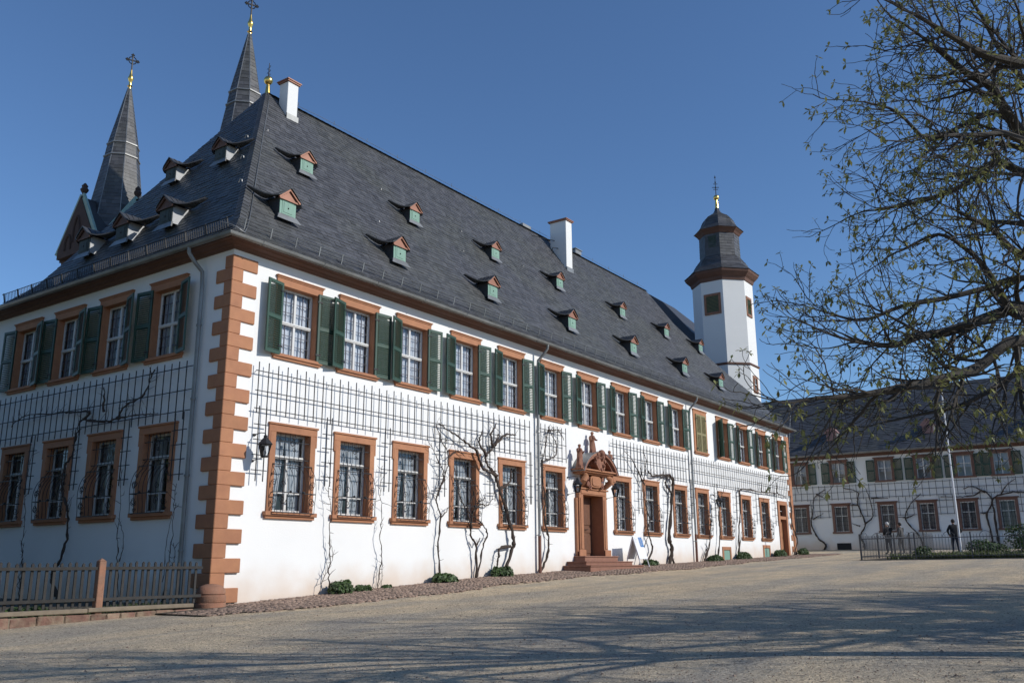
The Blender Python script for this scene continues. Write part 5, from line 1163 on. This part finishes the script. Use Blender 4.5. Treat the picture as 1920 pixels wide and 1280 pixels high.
    # trellis, vines
    t = thing('wall_trellis', 'wide square grid trellis across the shaded cross range', 'trellis', (XW, 0, 0), LROT, 'bar trellises on the walls')
    mb = MB(); mb.box(-0.014, 0.014, -0.014, 0.014, 0, 1); up = mb.mesh('upright_bar', 'bar_wood'); mb = MB(); mb.box(0, 1, -0.013, 0.013, -0.013, 0.013); cr = mb.mesh('cross_bar', 'bar_wood')
    n = 62
    for i in range(n + 1): o = obj('upright_bar', up, t, (-8.0 + 27.5 * i / n, -0.12, 5.30)); o.scale = (1, 1, 1.08)
    for z in (6.30, 5.85, 5.40): o = obj('cross_bar', cr, t, (-8.1, -0.1, z)); o.scale = (27.8, 1, 1)
    for a, b in zip(LC, LC[1:]):
        u0, u1 = -a + 0.85, -b - 0.85; k = max(1, int((u1 - u0) / 0.42))
        for i in range(k + 1): o = obj('upright_bar', up, t, (u0 + (u1 - u0) * i / k, -0.121, 4.05)); o.scale = (1, 1, 1.3)
        for z in (5.0, 4.55, 4.10): o = obj('cross_bar', cr, t, (u0 - 0.15, -0.0995, z)); o.scale = (u1 - u0 + 0.3, 1, 1)
    wv = {
    'S-shaped bare vine on the cross range nearest the long facade': [[(2.73, 1.72), (2.53, 2.15), (3.08, 2.69), (3.43, 3.67), (3.25, 4.53), (3.05, 5.51), (2.23, 6.13)], [(3.29, 3.99), (2.49, 4.4)], [(2.9, 5.8), (2.3, 5.5)]],
    'forked bare vine between the barred windows left of the two standing people': [[(-0.16, 2.21), (0.04, 2.78), (-0.39, 3.56), (-0.01, 4.95), (-0.09, 5.8), (0.93, 6.17)], [(-0.39, 3.56), (-0.96, 4.07), (-0.87, 5.23), (-0.64, 6.09)], [(-0.98, 5.33), (-2.1, 5.28)], [(0.0, 4.9), (0.8, 4.9)], [(0.0, 3.4), (0.5, 3.6)]],
    'slanting bare vine on the cross range between the two people and the man': [[(-4.1, 1.8), (-3.89, 2.65), (-3.14, 3.79), (-3.54, 4.8), (-4.29, 5.49)], [(-3.15, 3.89), (-3.75, 4.08)], [(-3.15, 3.89), (-2.66, 3.96)]],
    'spreading bare vine on the cross range right of the pole': [[(-8.34, 1.8), (-8.34, 2.65), (-8.22, 3.92), (-8.64, 4.79), (-8.23, 5.5), (-7.56, 5.23), (-6.73, 5.17), (-5.51, 5.23)], [(-8.23, 4.02), (-7.83, 4.03)], [(-8.3, 5.4), (-7.6, 5.8), (-7.0, 5.7)]],
    'bare vine on the cross range trained along the trellis away from the pole': [[(-8.75, 1.8), (-8.69, 2.64), (-8.69, 4.1), (-8.71, 4.98), (-9.81, 5.33), (-10.5, 5.29), (-11.6, 5.4)], [(-9.2, 5.2), (-9.6, 5.8), (-10.2, 6.2)]]}
    for i, (lab, st) in enumerate(wv.items()): vine('grapevine', lab, st, lambda u, d, z: Vector((XW - d, u, z)), 0.075, 140 + i, 'bare vines along the buildings', 1.75, twig=0.8)
build_wing()
# ------------------------------------------------------------------ iron railing, garden bed and pole
def build_railing():
    A, B, Cn = Vector((30.24, -6.20, 0)), Vector((33.3, -20.0, 0)), Vector((41.0, -7.3, 0))
    bm_ = MB(); bm_.lathe([(0.009, 0), (0.009, 1.0), (0.002, 1.04)], 5); bar = bm_.mesh('bar', 'iron_grey', fixn=False)
    pm = MB(); pm.box(-0.025, 0.025, -0.025, 0.025, -0.1, 1.10); pm.sphere((0, 0, 1.13), 0.04, 8, 5); post = pm.mesh('post', 'iron_grey')
    hm = MB(); hm.tube([(0.24 * math.cos(R(180 - 15 * i)), 0, 0.24 * math.sin(R(180 - 15 * i)) * 1.0) for i in range(13)], 0.011, 5); hoop = hm.mesh('hoop', 'iron_grey', fixn=False)
    for (P, Q, lab) in ((A, B, 'grey iron garden railing with hoops facing the gravel court'), (A + Vector((0.12, 0.05, 0)), Cn, 'grey iron garden railing running back towards the cross range')):
        d = (Q - P); L = d.length; d.normalize(); ang = math.atan2(d.y, d.x)
        t = thing('iron_railing', lab, 'railing', (P.x, P.y, gz(P.x, P.y)), ang)
        slope = (gz(Q.x, Q.y) - gz(P.x, P.y)) / L; zz = lambda s: slope * s
        n = int(L / 0.125)
        for i in range(1, n):
            s = L * i / n
            if i % 18: obj('bar', bar, t, (s, 0, zz(s) + 0.05))
        for i in range(0, n + 1, 18): s = L * i / n; obj('post', post, t, (s, 0, zz(s)))
        for h in (0.16, 0.94):
            r_ = MB(); r_.bar((0, 0.012, h), (L, 0.012, h + zz(L)), 0.028, 0.034); obj('rail', r_.mesh('rail', 'iron_grey'), t)
        for i in range(int(L / 1.45)): s = 0.75 + 1.45 * i; obj('hoop', hoop, t, (s, 0, zz(s) + 0.95))
        k = MB(); k.box(0, L, -0.08, 0.10, -0.3, 0.03); k.v = [(x, y, z + zz(x)) for x, y, z in k.v]; obj('kerb', k.mesh('kerb', 'plank_weathered', bevel=0.01), t)
    rg = random.Random(61)
    bed = MB(); bed.add([(x, y, gz(x, y) + 0.03) for x, y in ((30.45, -6.35), (33.6, -20.0), (47, -20), (41, -7.45))], [(0, 1, 2, 3)]); so = obj('garden_bed', bed.mesh('garden_bed', 'earth', fixn=False), kind='structure'); so['label'] = 'dark planted garden bed behind the iron railing'
    gr = MB()
    for _ in range(9000):
        s = rg.random(); q = rg.random() ** 1.8; x = 30.6 + 3.0 * s + q * 5.0; y = -7.2 - 12.6 * s + q * rg.uniform(-0.5, 1.2)
        if y > -8.6 and rg.random() < 0.72: continue
        z = gz(x, y) + 0.03; h = rg.uniform(0.06, 0.24); a = rg.uniform(0, 6.28); w = 0.03; dx, dy = math.cos(a) * w, math.sin(a) * w; lx, ly = rg.uniform(-.1, .1), rg.uniform(-.1, .1)
        gr.add([(x - dx, y - dy, z), (x + dx, y + dy, z), (x + lx + dx * .6, y + ly + dy * .6, z + h), (x + lx - dx * .3, y + ly, z + h * 1.1)], [(0, 1, 2, 3)])
    g = obj('ground_cover', gr.mesh('ground_cover', 'grass_green', fixn=False), kind='stuff'); g['label'] = 'low green and yellowish ground cover growing behind the railing'; g['category'] = 'plants'
    for i, (x, y, rx, rz, lab, n) in enumerate(((31.6, -8.5, 0.45, 0.55, 'small yellowish green bush just behind the railing', 200), (37.6, -10.5, 0.9, 0.6, 'low dark bush behind the railing right of the pole', 420), (39.0, -12.2, 1.0, 0.95, 'dark green bush behind the railing beyond the low dark bush', 600), (35.6, -12.3, 1.0, 1.5, 'tall loose green bush rising above the railing', 800), (38.6, -9.8, 0.7, 0.75, 'brownish rounded bush beside the foot of the pole', 320), (33.6, -13.6, 1.0, 1.3, 'leafy bush behind the far stretch of railing', 700))):
        shrub('garden_bush', lab, x, y, rx, rx, rz, 0.11, n, 500 + i, 'bushes in the railed garden')
    p = thing('flagpole', 'slim white flagpole standing in the railed garden', 'pole', (38.5, -9.0, gz(38.5, -9)))
    m = MB(); m.tube([(0, 0, -0.1), (0, 0, 8.35)], [0.055, 0.035], 10); obj('mast', m.mesh('mast', 'white_paint', smooth=True, fixn=False), p); m = MB(); m.sphere((0, 0, 8.40), 0.06, 10, 6); obj('knob', m.mesh('knob', 'white_paint', smooth=True), p)
build_railing()
# ------------------------------------------------------------------ people
def person(label, loc, face, h, mats, hair, pose, hat=False):
    """one continuous body grown with a Skin modifier from a jointed skeleton; facing +x before rotation"""
    k = h / 1.75
    J = {'pel': (0, 0, 0.95, .135), 'wai': (0.0, 0, 1.08, .125), 'che': (0.01, 0, 1.30, .145), 'nek0': (0.0, 0, 1.46, .075), 'nek': (0.02, 0, 1.53, .055), 'hd0': (0.035, 0, 1.585, .072), 'hd1': (0.035, 0, 1.66, .085), 'hd2': (0.02, 0, 1.72, .06)}
    E = [('pel', 'wai'), ('wai', 'che'), ('che', 'nek0'), ('nek0', 'nek'), ('nek', 'hd0'), ('hd0', 'hd1'), ('hd1', 'hd2')]
    for s, q in (('l', 1), ('r', -1)):
        st = pose.get('stride', 0.05) * q
        J.update({'hip' + s: (0, q * .095, 0.88, .095), 'kne' + s: (0.03 + st, q * .11, 0.50, .062), 'ank' + s: (st * 1.2 - 0.02, q * .115, 0.09, .042), 'toe' + s: (st * 1.2 + 0.15, q * .13, 0.035, .034),
                  'sho' + s: (0.0, q * .185, 1.41, .07)})
        e, hd = pose['arm' + s]; J['elb' + s] = (*e, .050); J['wri' + s] = (*hd, .034)
        d = (Vector(hd) - Vector(e)).normalized(); J['pal' + s] = (*(Vector(hd) + d * 0.08), .036); J['fin' + s] = (*(Vector(hd) + d * 0.16 + Vector((0, 0, -0.02))), .02)
        E += [('pel', 'hip' + s), ('hip' + s, 'kne' + s), ('kne' + s, 'ank' + s), ('ank' + s, 'toe' + s), ('che', 'sho' + s), ('sho' + s, 'elb' + s), ('elb' + s, 'wri' + s), ('wri' + s, 'pal' + s), ('pal' + s, 'fin' + s)]
    names = list(J); me = bpy.data.meshes.new('skel'); me.from_pydata([tuple(c * k for c in J[n][:3]) for n in names], [(names.index(a), names.index(b)) for a, b in E], [])
    o = bpy.data.objects.new('skel', me); COL.objects.link(o); sk = o.modifiers.new('skin', 'SKIN'); 
    if not me.skin_vertices: 
        bm = bmesh.new(); bm.from_mesh(me); bm.verts.layers.skin.verify(); bm.to_mesh(me); bm.free()
    fat = lambda n: 1.0 if n[:2] in ('hd', 'ne') else 1.3 if n[:3] in ('che', 'wai', 'pel', 'sho', 'elb', 'hip') else 1.2
    for i, n in enumerate(names): v = me.skin_vertices[0].data[i]; v.radius = (J[n][3] * k * fat(n), J[n][3] * k * fat(n) * (1.25 if n in ('che', 'wai', 'pel') else 1)); v.use_root = (n == 'pel')
    sb = o.modifiers.new('sub', 'SUBSURF'); sb.levels = 2; sb.render_levels = 2
    dg = bpy.context.evaluated_depsgraph_get(); body = bpy.data.meshes.new_from_object(o.evaluated_get(dg)); bpy.data.objects.remove(o)
    body.name = 'person'; body.materials.clear()
    for m in mats: body.materials.append(MATS[m])                   # skin, top, trousers, shoes
    hands = [Vector(J[n][:3]) * k for n in ('pall', 'palr')]
    for p in body.polygons:
        c = p.center; z = c.z / k; p.use_smooth = True
        p.material_index = 0 if z > 1.515 or any((c - hh).length < 0.085 * k for hh in hands) else 1 if z > pose.get('hem', 0.86) else 3 if z < 0.085 else 2
        if z < 1.2 and abs(c.y) > 0.26 * k and p.material_index == 2: p.material_index = 1
    bm = bmesh.new(); bm.from_mesh(body); n0 = len(bm.faces)        # nose and ears join the body mesh
    for (x_, y_, z_, r_, sx, sy, sz) in ((0.115, 0, 1.64, 0.018, 1, 1, 1.3), (0.03, 0.088, 1.645, 0.024, 0.8, 0.4, 1.3), (0.03, -0.088, 1.645, 0.024, 0.8, 0.4, 1.3)):
        bmesh.ops.create_uvsphere(bm, u_segments=8, v_segments=6, radius=r_ * k, matrix=Matrix.Translation((x_ * k, y_ * k, z_ * k)) @ Matrix.Diagonal((sx, sy, sz, 1)))
    bm.faces.ensure_lookup_table()
    for f in bm.faces[n0:]: f.material_index = 0; f.smooth = True
    bm.to_mesh(body); bm.free()
    P = obj('person', body, None, loc, face, None, label, 'person')
    hb = MB(); rg = random.Random(3); hb.sphere((0.005 * k, 0, 1.672 * k), 0.108 * k, 12, 8, 1.0, 0.92, 1.05); hb.v = [(x - 0.02 * k * max(0, (1.70 - z / k)) * 4, y, z) for x, y, z in hb.v if True]
    keep = [i for i, (x, y, z) in enumerate(hb.v)]
    f2 = [f for f in hb.f if not (sum(hb.v[i][0] for i in f) / len(f) > 0.055 * k and sum(hb.v[i][2] for i in f) / len(f) < 1.70 * k) and sum(hb.v[i][2] for i in f) / len(f) > 1.585 * k]
    hb.f = f2; hb.mi = [0] * len(f2)
    obj('hair', hb.mesh('hair', hair, smooth=True, fixn=False), P)
    return P
def stand(x, y): return (x, y, gz(x, y) + 0.03)
person('man in black jacket and dark jeans standing with his back turned beside the flagpole', stand(40.2, -8.5), R(28), 1.74, ['skin', 'cloth_black', 'cloth_navy', 'cloth_black'], 'hair_dark', {'arml': ((-0.02, 0.34, 1.16), (0.14, 0.22, 0.98)), 'armr': ((-0.06, -0.36, 1.15), (0.10, -0.24, 0.97)), 'stride': 0.07})
person('grey haired person in black coat standing behind the railing', stand(39.4, -5.35), R(55), 1.68, ['skin', 'cloth_black', 'cloth_black', 'cloth_black'], 'hair_grey', {'arml': ((0.03, 0.25, 1.14), (0.20, 0.14, 1.08)), 'armr': ((0.05, -0.26, 1.14), (0.22, -0.12, 1.10)), 'stride': 0.03, 'hem': 0.70})
person('dark haired person in grey coat standing close beside the grey haired person', stand(39.6, -5.95), R(75), 1.64, ['skin', 'cloth_grey', 'cloth_grey', 'cloth_black'], 'hair_dark', {'arml': ((-0.02, 0.27, 1.14), (0.12, 0.22, 0.96)), 'armr': ((0.03, -0.28, 1.14), (0.18, -0.16, 1.0)), 'stride': 0.04, 'hem': 0.55})
# ------------------------------------------------------------------ garden behind the picket fence, plus unseen evergreens added to cut sky light
def build_side_garden():
    mb = MB(); xs = [-30, -20, -12, -8, -5, -3, -1.5, 0.05]; ys = [-0.2, 1, 3, 6, 10, 16, 26]
    for y in ys:
        for x in xs: mb.v.append((x, y, gz(x, y) + 0.05))
    for j in range(len(ys) - 1):
        for i in range(len(xs) - 1): a = j * len(xs) + i; mb.f.append((a, a + 1, a + 1 + len(xs), a + len(xs))); mb.mi.append(0)
    g = obj('side_garden', mb.mesh('side_garden', 'earth', fixn=False), kind='structure'); g['label'] = 'dark soil of the garden behind the picket fence'
    rg = random.Random(44)
    lw = MB()
    for _ in range(2600):
        x, y = rg.uniform(-5.2, -0.1), rg.uniform(-0.1, 1.6); z = gz(x, y) + 0.05; h = rg.uniform(0.03, 0.11); a = rg.uniform(0, 6.28); dx, dy = math.cos(a) * 0.012, math.sin(a) * 0.012
        lw.add([(x - dx, y - dy, z), (x + dx, y + dy, z), (x + rg.uniform(-.04, .04), y + rg.uniform(-.04, .04), z + h)], [(0, 1, 2)])
    q = obj('grass', lw.mesh('grass', 'grass_green', fixn=False), kind='stuff'); q['label'] = 'sparse grass behind the picket fence'; q['category'] = 'grass'
    shrub('low_shrub', 'low dark shrub in the side garden behind the pickets', -3.6, 0.7, 0.45, 0.35, 0.28, 0.08, 420, 901, G_SH)
    tk = MB(); tk.tube([(0, 0, -0.2), (0.03, 0, 3.0), (0, 0.02, 10.5)], [0.22, 0.17, 0.03], 8); lf = MB()  # evergreens added out of view to keep sky light off the side wall
    for k in range(13):
        z = 0.5 + 0.82 * k; r = 2.7 * (1 - (k / 13.5) ** 1.6) + 0.25
        leafy_mound(lf, rg.uniform(-.25, .25), rg.uniform(-.25, .25), z, r, r, 1.5, 460, 0.34, rg)
    tm, fm = tk.mesh('trunk', 'bark', smooth=True, fixn=False), lf.mesh('crown', 'leaf_shrub', fixn=False)
    for i, (x, y, s, lab) in enumerate(((-9.0, 2.2, 0.95, 'unseen evergreen added to block sky light from the side wall just behind the fence line'), (-8.6, 7.2, 1.05, 'unseen evergreen added to block sky light opposite the middle windows of the side wall'), (-9.2, 12.2, 1.1, 'unseen evergreen added to block sky light beyond the last windows of the side wall'), (-9.6, 17.5, 1.1, 'unseen evergreen added to block sky light at the far end of the side garden'))):
        t = thing('unseen_evergreen', lab, 'tree', (x, y, gz(x, y)), 1.3 * i, 'unseen evergreens added to dim the side wall'); t.scale = (s, s, s); obj('trunk', tm, t); obj('crown', fm, t, kind='stuff')
build_side_garden()
# ------------------------------------------------------------------ horse chestnut trees
def add_leaf_cluster(lf, p, d, rg, size):
    n = rg.randint(4, 7); ref = d.orthogonal().normalized()
    for i in range(n):
        a = ref.copy(); a.rotate(Matrix.Rotation(6.283 * i / n + rg.uniform(-.4, .4), 3, d)); q = (a * rg.uniform(0.7, 1.1) + d * rg.uniform(0.1, 0.8) + Vector((0, 0, rg.uniform(-0.7, 0.05)))).normalized()
        L = size * rg.uniform(0.6, 1.2); w = q.cross(Vector((0, 0, 1)) if abs(q.z) < 0.9 else Vector((1, 0, 0))).normalized() * L * 0.2; dr = Vector((0, 0, -L * rg.uniform(0.05, 0.3)))
        lf.add([p, p + q * L * 0.62 + w + dr * 0.4, p + q * L + dr, p + q * L * 0.62 - w + dr * 0.4], [(0, 1, 2), (0, 2, 3)])
def grow(br, lf, p, d, L, r, lvl, rg, cfg):
    n = (6, 6, 5, 4)[lvl]; pts = [p.copy()]; dirs = []
    for i in range(n):
        t = i / n
        up = cfg['up'][lvl] * (-0.6 + 2.0 * t)
        d = (d + Vector((rg.uniform(-1, 1), rg.uniform(-1, 1), rg.uniform(-1, 1))) * cfg['wob'][lvl] + Vector((0, 0, up))).normalized()
        pts.append(pts[-1] + d * (L / n)); dirs.append(d.copy())
    br[min(lvl, len(br) - 1)].tube(pts, [max(cfg.get('rmin', [0, 0, 0, 0])[lvl] * 0.6, 0.0022, r * (1 - 0.68 * i / n)) for i in range(n + 1)], (6, 5, 4, 3)[lvl], cap=False)
    if lvl + 1 <= cfg['max']:
        k = cfg['kids'][lvl]; k = int(k * rg.uniform(0.75, 1.25) + 0.5)
        for j in range(k):
            t = rg.uniform(0.18, 1.0) if j else 1.0; i = min(n - 1, int(t * n)); base = pts[i].lerp(pts[i + 1], t * n - i if t < 1 else 1.0); dd = dirs[i]
            a = dd.orthogonal().normalized(); a.rotate(Matrix.Rotation(rg.uniform(0, 6.283), 3, dd)); ang = R(rg.uniform(25, 62)) if j else R(rg.uniform(0, 15))
            nd = (dd * math.cos(ang) + a * math.sin(ang)).normalized()
            grow(br, lf, base, nd, cfg['len'][lvl + 1] * rg.uniform(0.55, 1.25) * (1.15 - 0.45 * t), max(0.0028, r * (1 - 0.6 * t) * 0.62), lvl + 1, rg, cfg)
    if lvl >= cfg['max'] - 1 and lf is not None and rg.random() < (cfg['tip'] if lvl == cfg['max'] else 0.1): add_leaf_cluster(lf, pts[-1], dirs[-1], rg, cfg['leaf'])
def limb(br, lf, pts, r, rg, cfg, spawn, r_end=0.3, bare=0.0):
    cm = catmull(pts, 4); n = len(cm); rad = [r * (1 - (1 - r_end) * i / (n - 1)) for i in range(n)]
    br[0].tube(cm, rad, 8)
    tot = sum((b - a).length for a, b in zip(cm, cm[1:])); k = int(tot * spawn)
    for j in range(k):
        t = bare + (1 - bare) * (j + rg.random()) / k; i = min(n - 2, int(t * (n - 1))); p = cm[i].lerp(cm[i + 1], t * (n - 1) - i); dd = (cm[i + 1] - cm[i]).normalized()
        a = dd.orthogonal().normalized(); a.rotate(Matrix.Rotation(rg.uniform(0, 6.283), 3, dd)); ang = R(rg.uniform(28, 68))
        nd = (dd * math.cos(ang) + a * math.sin(ang)).normalized(); grow(br, lf, p, nd, cfg['len'][1] * rg.uniform(0.6, 1.2) * (1.1 - 0.35 * t), rad[i] * rg.uniform(0.34, 0.55), 1, rg, cfg)
    grow(br, lf, cm[-1], (cm[-1] - cm[-2]).normalized(), cfg['len'][1] * 0.8, rad[-1] * 0.8, 1, rg, cfg)
LIMBS = [
(0.085, [(-0.93, -18.15, 2.76), (-2.03, -17.34, 3.29), (-3.17, -16.47, 3.36), (-3.39, -16.3, 3.29), (-3.86, -15.89, 3.07), (-4.12, -15.67, 3.0), (-4.46, -15.49, 2.87), (-4.97, -15.28, 2.84), (-5.36, -15.08, 2.83)]),
(0.075, [(-0.88, -18.12, 2.54), (-2.23, -17.24, 2.88), (-3.67, -16.47, 2.94), (-4.08, -16.11, 2.65), (-4.48, -15.84, 2.51), (-4.91, -15.53, 2.39), (-5.19, -15.29, 2.32), (-5.47, -15.06, 2.29)]),
(0.085, [(-1.11, -18.25, 3.63), (-2.05, -17.46, 4.47), (-2.77, -16.81, 4.91), (-3.06, -16.67, 5.16), (-3.35, -16.55, 5.42), (-3.45, -16.49, 5.59), (-3.72, -16.32, 5.68), (-4.01, -16.15, 5.83), (-4.23, -16.04, 5.91), (-4.48, -15.9, 5.98)]),
(0.075, [(-1.28, -18.3, 4.28), (-2.66, -17.51, 5.35), (-3.6, -16.97, 5.53), (-3.84, -16.81, 5.55), (-4.28, -16.54, 5.53), (-4.7, -16.32, 5.59), (-5.02, -16.1, 5.72), (-5.27, -15.95, 5.78), (-5.59, -15.74, 5.95)]),
(0.06, [(-1.11, -18.25, 3.63), (-2.73, -17.39, 4.48), (-4.07, -16.67, 4.73), (-4.45, -16.46, 4.67), (-5.07, -16.05, 4.52), (-5.61, -15.72, 4.3), (-5.82, -15.55, 4.19)]),
(0.05, [(-2.08, -17.42, 4.47), (-2.24, -16.94, 5.14), (-2.48, -16.48, 5.71), (-2.54, -16.23, 5.72), (-2.53, -16.04, 5.67), (-2.7, -15.75, 5.54), (-3.06, -15.52, 5.8), (-3.38, -15.26, 5.86)]),
(0.06, [(-1.01, -18.21, 3.19), (-1.9, -17.19, 4.58), (-2.17, -16.51, 5.17), (-2.22, -16.31, 5.29), (-2.35, -16.04, 5.07), (-2.54, -15.69, 4.91), (-2.73, -15.4, 4.83), (-2.89, -15.15, 4.78)]),
(0.05, [(-2.91, -16.61, 3.27), (-3.31, -16.4, 3.27), (-3.5, -16.35, 3.36), (-3.58, -16.3, 3.51), (-3.58, -16.21, 3.73), (-3.71, -16.1, 3.88), (-3.89, -15.9, 4.02), (-4.17, -15.61, 3.84), (-4.39, -15.4, 3.68)]),
(0.06, [(-0.97, -18.18, 2.98), (-2.29, -17.24, 3.52), (-3.38, -16.54, 3.81), (-3.71, -16.34, 4.03), (-4.02, -16.13, 4.14), (-4.44, -15.88, 4.11), (-4.89, -15.62, 4.18)]),
(0.055, [(-0.95, -18.16, 2.87), (-1.35, -17.25, 3.75), (-1.52, -16.44, 4.1), (-1.78, -16.02, 3.99), (-2.25, -15.64, 3.82), (-2.61, -15.26, 3.71), (-2.92, -14.92, 3.54), (-3.13, -14.64, 3.6)]),
(0.05, [(-0.88, -18.12, 2.54), (-1.17, -17.11, 2.84), (-1.52, -16.36, 3.06), (-1.74, -15.93, 2.83), (-2.03, -15.63, 2.64), (-2.35, -15.3, 2.54), (-2.68, -14.98, 2.44)]),
(0.06, [(-1.28, -18.3, 4.28), (-2.65, -17.64, 5.61), (-3.49, -17.22, 6.16), (-3.86, -16.97, 6.4), (-4.24, -16.67, 6.54), (-4.65, -16.34, 6.72)]),
(0.055, [(-1.26, -18.29, 4.17), (-1.49, -17.65, 5.55), (-1.71, -17.03, 6.11), (-1.98, -16.62, 6.46), (-2.31, -16.41, 7.06), (-2.63, -16.27, 7.36)]),
]
CFG = {'max': 3, 'kids': [0, 5, 2.4, 0], 'len': [0, 0.80, 0.46, 0.20], 'up': [0, 0.10, 0.13, 0.20], 'wob': [0, 0.24, 0.30, 0.30], 'leaf': 0.062, 'tip': 0.62, 'rmin': [0.02, 0.009, 0.0062, 0.0046]}
def finish_tree(root, base, br, lf, trunk):
    mt = Matrix.Translation(-Vector(base))
    for nm, b, mat, kind in (('trunk', trunk, 'bark', None), ('limbs', br[0], 'bark', 'stuff'), ('branches', br[1], 'bark', 'stuff'), ('twigs', br[2], 'bark', 'stuff'), ('leaves', lf, 'leaf_spring', 'stuff')):
        if b is None or not b.v: continue
        a = MB(); a.merge(b, mt); obj(nm, a.mesh(nm, mat, smooth=(nm in ('trunk', 'limbs')), fixn=False), root, kind=kind)
def build_chestnut():
    rg = random.Random(17); br = [MB(), MB(), MB()]; lf = MB(); tk = MB()
    base = (-0.75, -18.05, gz(-0.75, -18.05))
    root = thing('chestnut_tree', 'spreading horse chestnut just coming into leaf over the court', 'tree', base, 0, 'chestnut trees along the court')
    tk.tube(catmull([(-0.75, -18.05, base[2] - 0.1), (-0.78, -18.07, 0.6), (-0.85, -18.12, 2.0), (-1.1, -18.25, 3.6), (-1.33, -18.3, 4.5)], 4), [0.34, 0.29, 0.26, 0.24, 0.23, 0.225, 0.22, 0.215, 0.21, 0.20, 0.19, 0.18, 0.17, 0.16, 0.14, 0.12, 0.10], 10)
    for i, (r, pts) in enumerate(LIMBS): limb(br, lf, pts[:-1] if i in (0, 2, 7) else pts[:-2] if i in (3, 4, 8, 11) else pts, r * 0.95, rg, CFG, 4.3, 0.22, 0.25)
    c2 = dict(CFG); c2['kids'] = [0, 5, 3, 0]
    for (q, el, L) in ((20, 30, 3.2), (75, 35, 3.0), (-35, 28, 3.2), (-80, 40, 3.0), (-130, 25, 3.0), (45, 60, 2.6), (-60, 65, 2.4)):
        d = Vector((math.cos(R(q)) * math.cos(R(el)), math.sin(R(q)) * math.cos(R(el)), math.sin(R(el)))); p = Vector((-1.1, -18.2, 3.2 + rg.uniform(0, 1.0)))
        limb(br, lf, [p, p + d * L * 0.35, p + d * L * 0.7 + Vector((0, 0, 0.1)), p + d * L + Vector((0, 0, -0.1))], 0.07, rg, c2, 3.0, 0.3, 0.2)
    finish_tree(root, base, br, lf, tk)
build_chestnut()
def build_other_chestnuts():
    rg = random.Random(29); br = [MB(), MB(), MB()]; lf = MB(); tk = MB()
    tk.tube(catmull([(0, 0, -0.2), (0.02, 0, 0.8), (0.05, 0.05, 2.0), (0.0, 0.1, 3.4), (0.1, 0.1, 5.0), (0.05, 0.0, 6.8)], 4), [0.36 - 0.013 * i for i in range(21)], 10)
    c = {'max': 2, 'kids': [0, 8, 0, 0], 'len': [0, 1.7, 0.85, 0.3], 'up': [0, 0.05, 0.07, 0.1], 'wob': [0, 0.18, 0.25, 0.28], 'leaf': 0.10, 'tip': 0.25, 'rmin': [0.02, 0.02, 0.009, 0.006]}
    for i in range(17):
        q = R(137.5 * i); h = 2.3 + 4.2 * (i / 17); el = R(8 + 45 * (i / 17) ** 1.5); L = 4.6 - 2.1 * (i / 17)
        d = Vector((math.cos(q) * math.cos(el), math.sin(q) * math.cos(el), math.sin(el))); p = Vector((0.04, 0.05, h)); s = Vector((rg.uniform(-.4, .4), rg.uniform(-.4, .4), rg.uniform(-.1, .3)))
        limb(br, lf, [p, p + d * L * 0.3 + s * 0.4, p + d * L * 0.65 + s, p + d * L + s * 0.5], 0.19 - 0.07 * (i / 17), rg, c, 3.4, 0.25, 0.1)
    first = None
    for k, (x, y, a, sc) in enumerate(((6.2, -23.2, 0.0, 1.0), (13.8, -27.4, 2.1, 1.05), (21.5, -31.0, 5.1, 1.05), (3.4, -21.3, 3.3, 0.95), (10.2, -25.2, 4.4, 1.0))):
        lab = ('chestnut tree on the court edge throwing long branch shadows', 'chestnut tree further along the court edge', 'last chestnut tree along the court edge', 'chestnut tree next to the spreading one on the court edge', 'middle chestnut tree of the row on the court edge')[k]
        root = thing('chestnut_tree', lab, 'tree', (x, y, gz(x, y)), a, 'chestnut trees along the court'); root.scale = (sc, sc, sc)
        if first is None:
            finish_tree(root, (0, 0, 0), br, lf, tk); first = root
        else:
            for ch in list(first.children): cpy = ch.copy(); COL.objects.link(cpy); cpy.parent = root
build_other_chestnuts()
# ------------------------------------------------------------------ put each large thing's origin at its own base
def rebase(root, off):
    off = Vector(off); root.location = Vector(root.location) + root.rotation_euler.to_matrix() @ off
    for ch in root.children: ch.location = Vector(ch.location) - off
for o in [q for q in COL.objects if q.parent is None and q.data is None]:
    n = o.name.split('.')[0]
    if n == 'stair_tower': rebase(o, (42.9, 4.47, 1.3))
    elif n == 'church': rebase(o, (18.0, 30.0, 0.0))
    elif n == 'wing_building': rebase(o, (55.0, -5.5, 1.75))
    elif n == 'rear_range': rebase(o, (46.3, 15.0, 1.3))
    elif n == 'wall_trellis':
        xs = [c.location.x for c in o.children if c.name.startswith('upright_bar')]
        if xs: rebase(o, ((min(xs) + max(xs)) / 2, 0, 4.3))
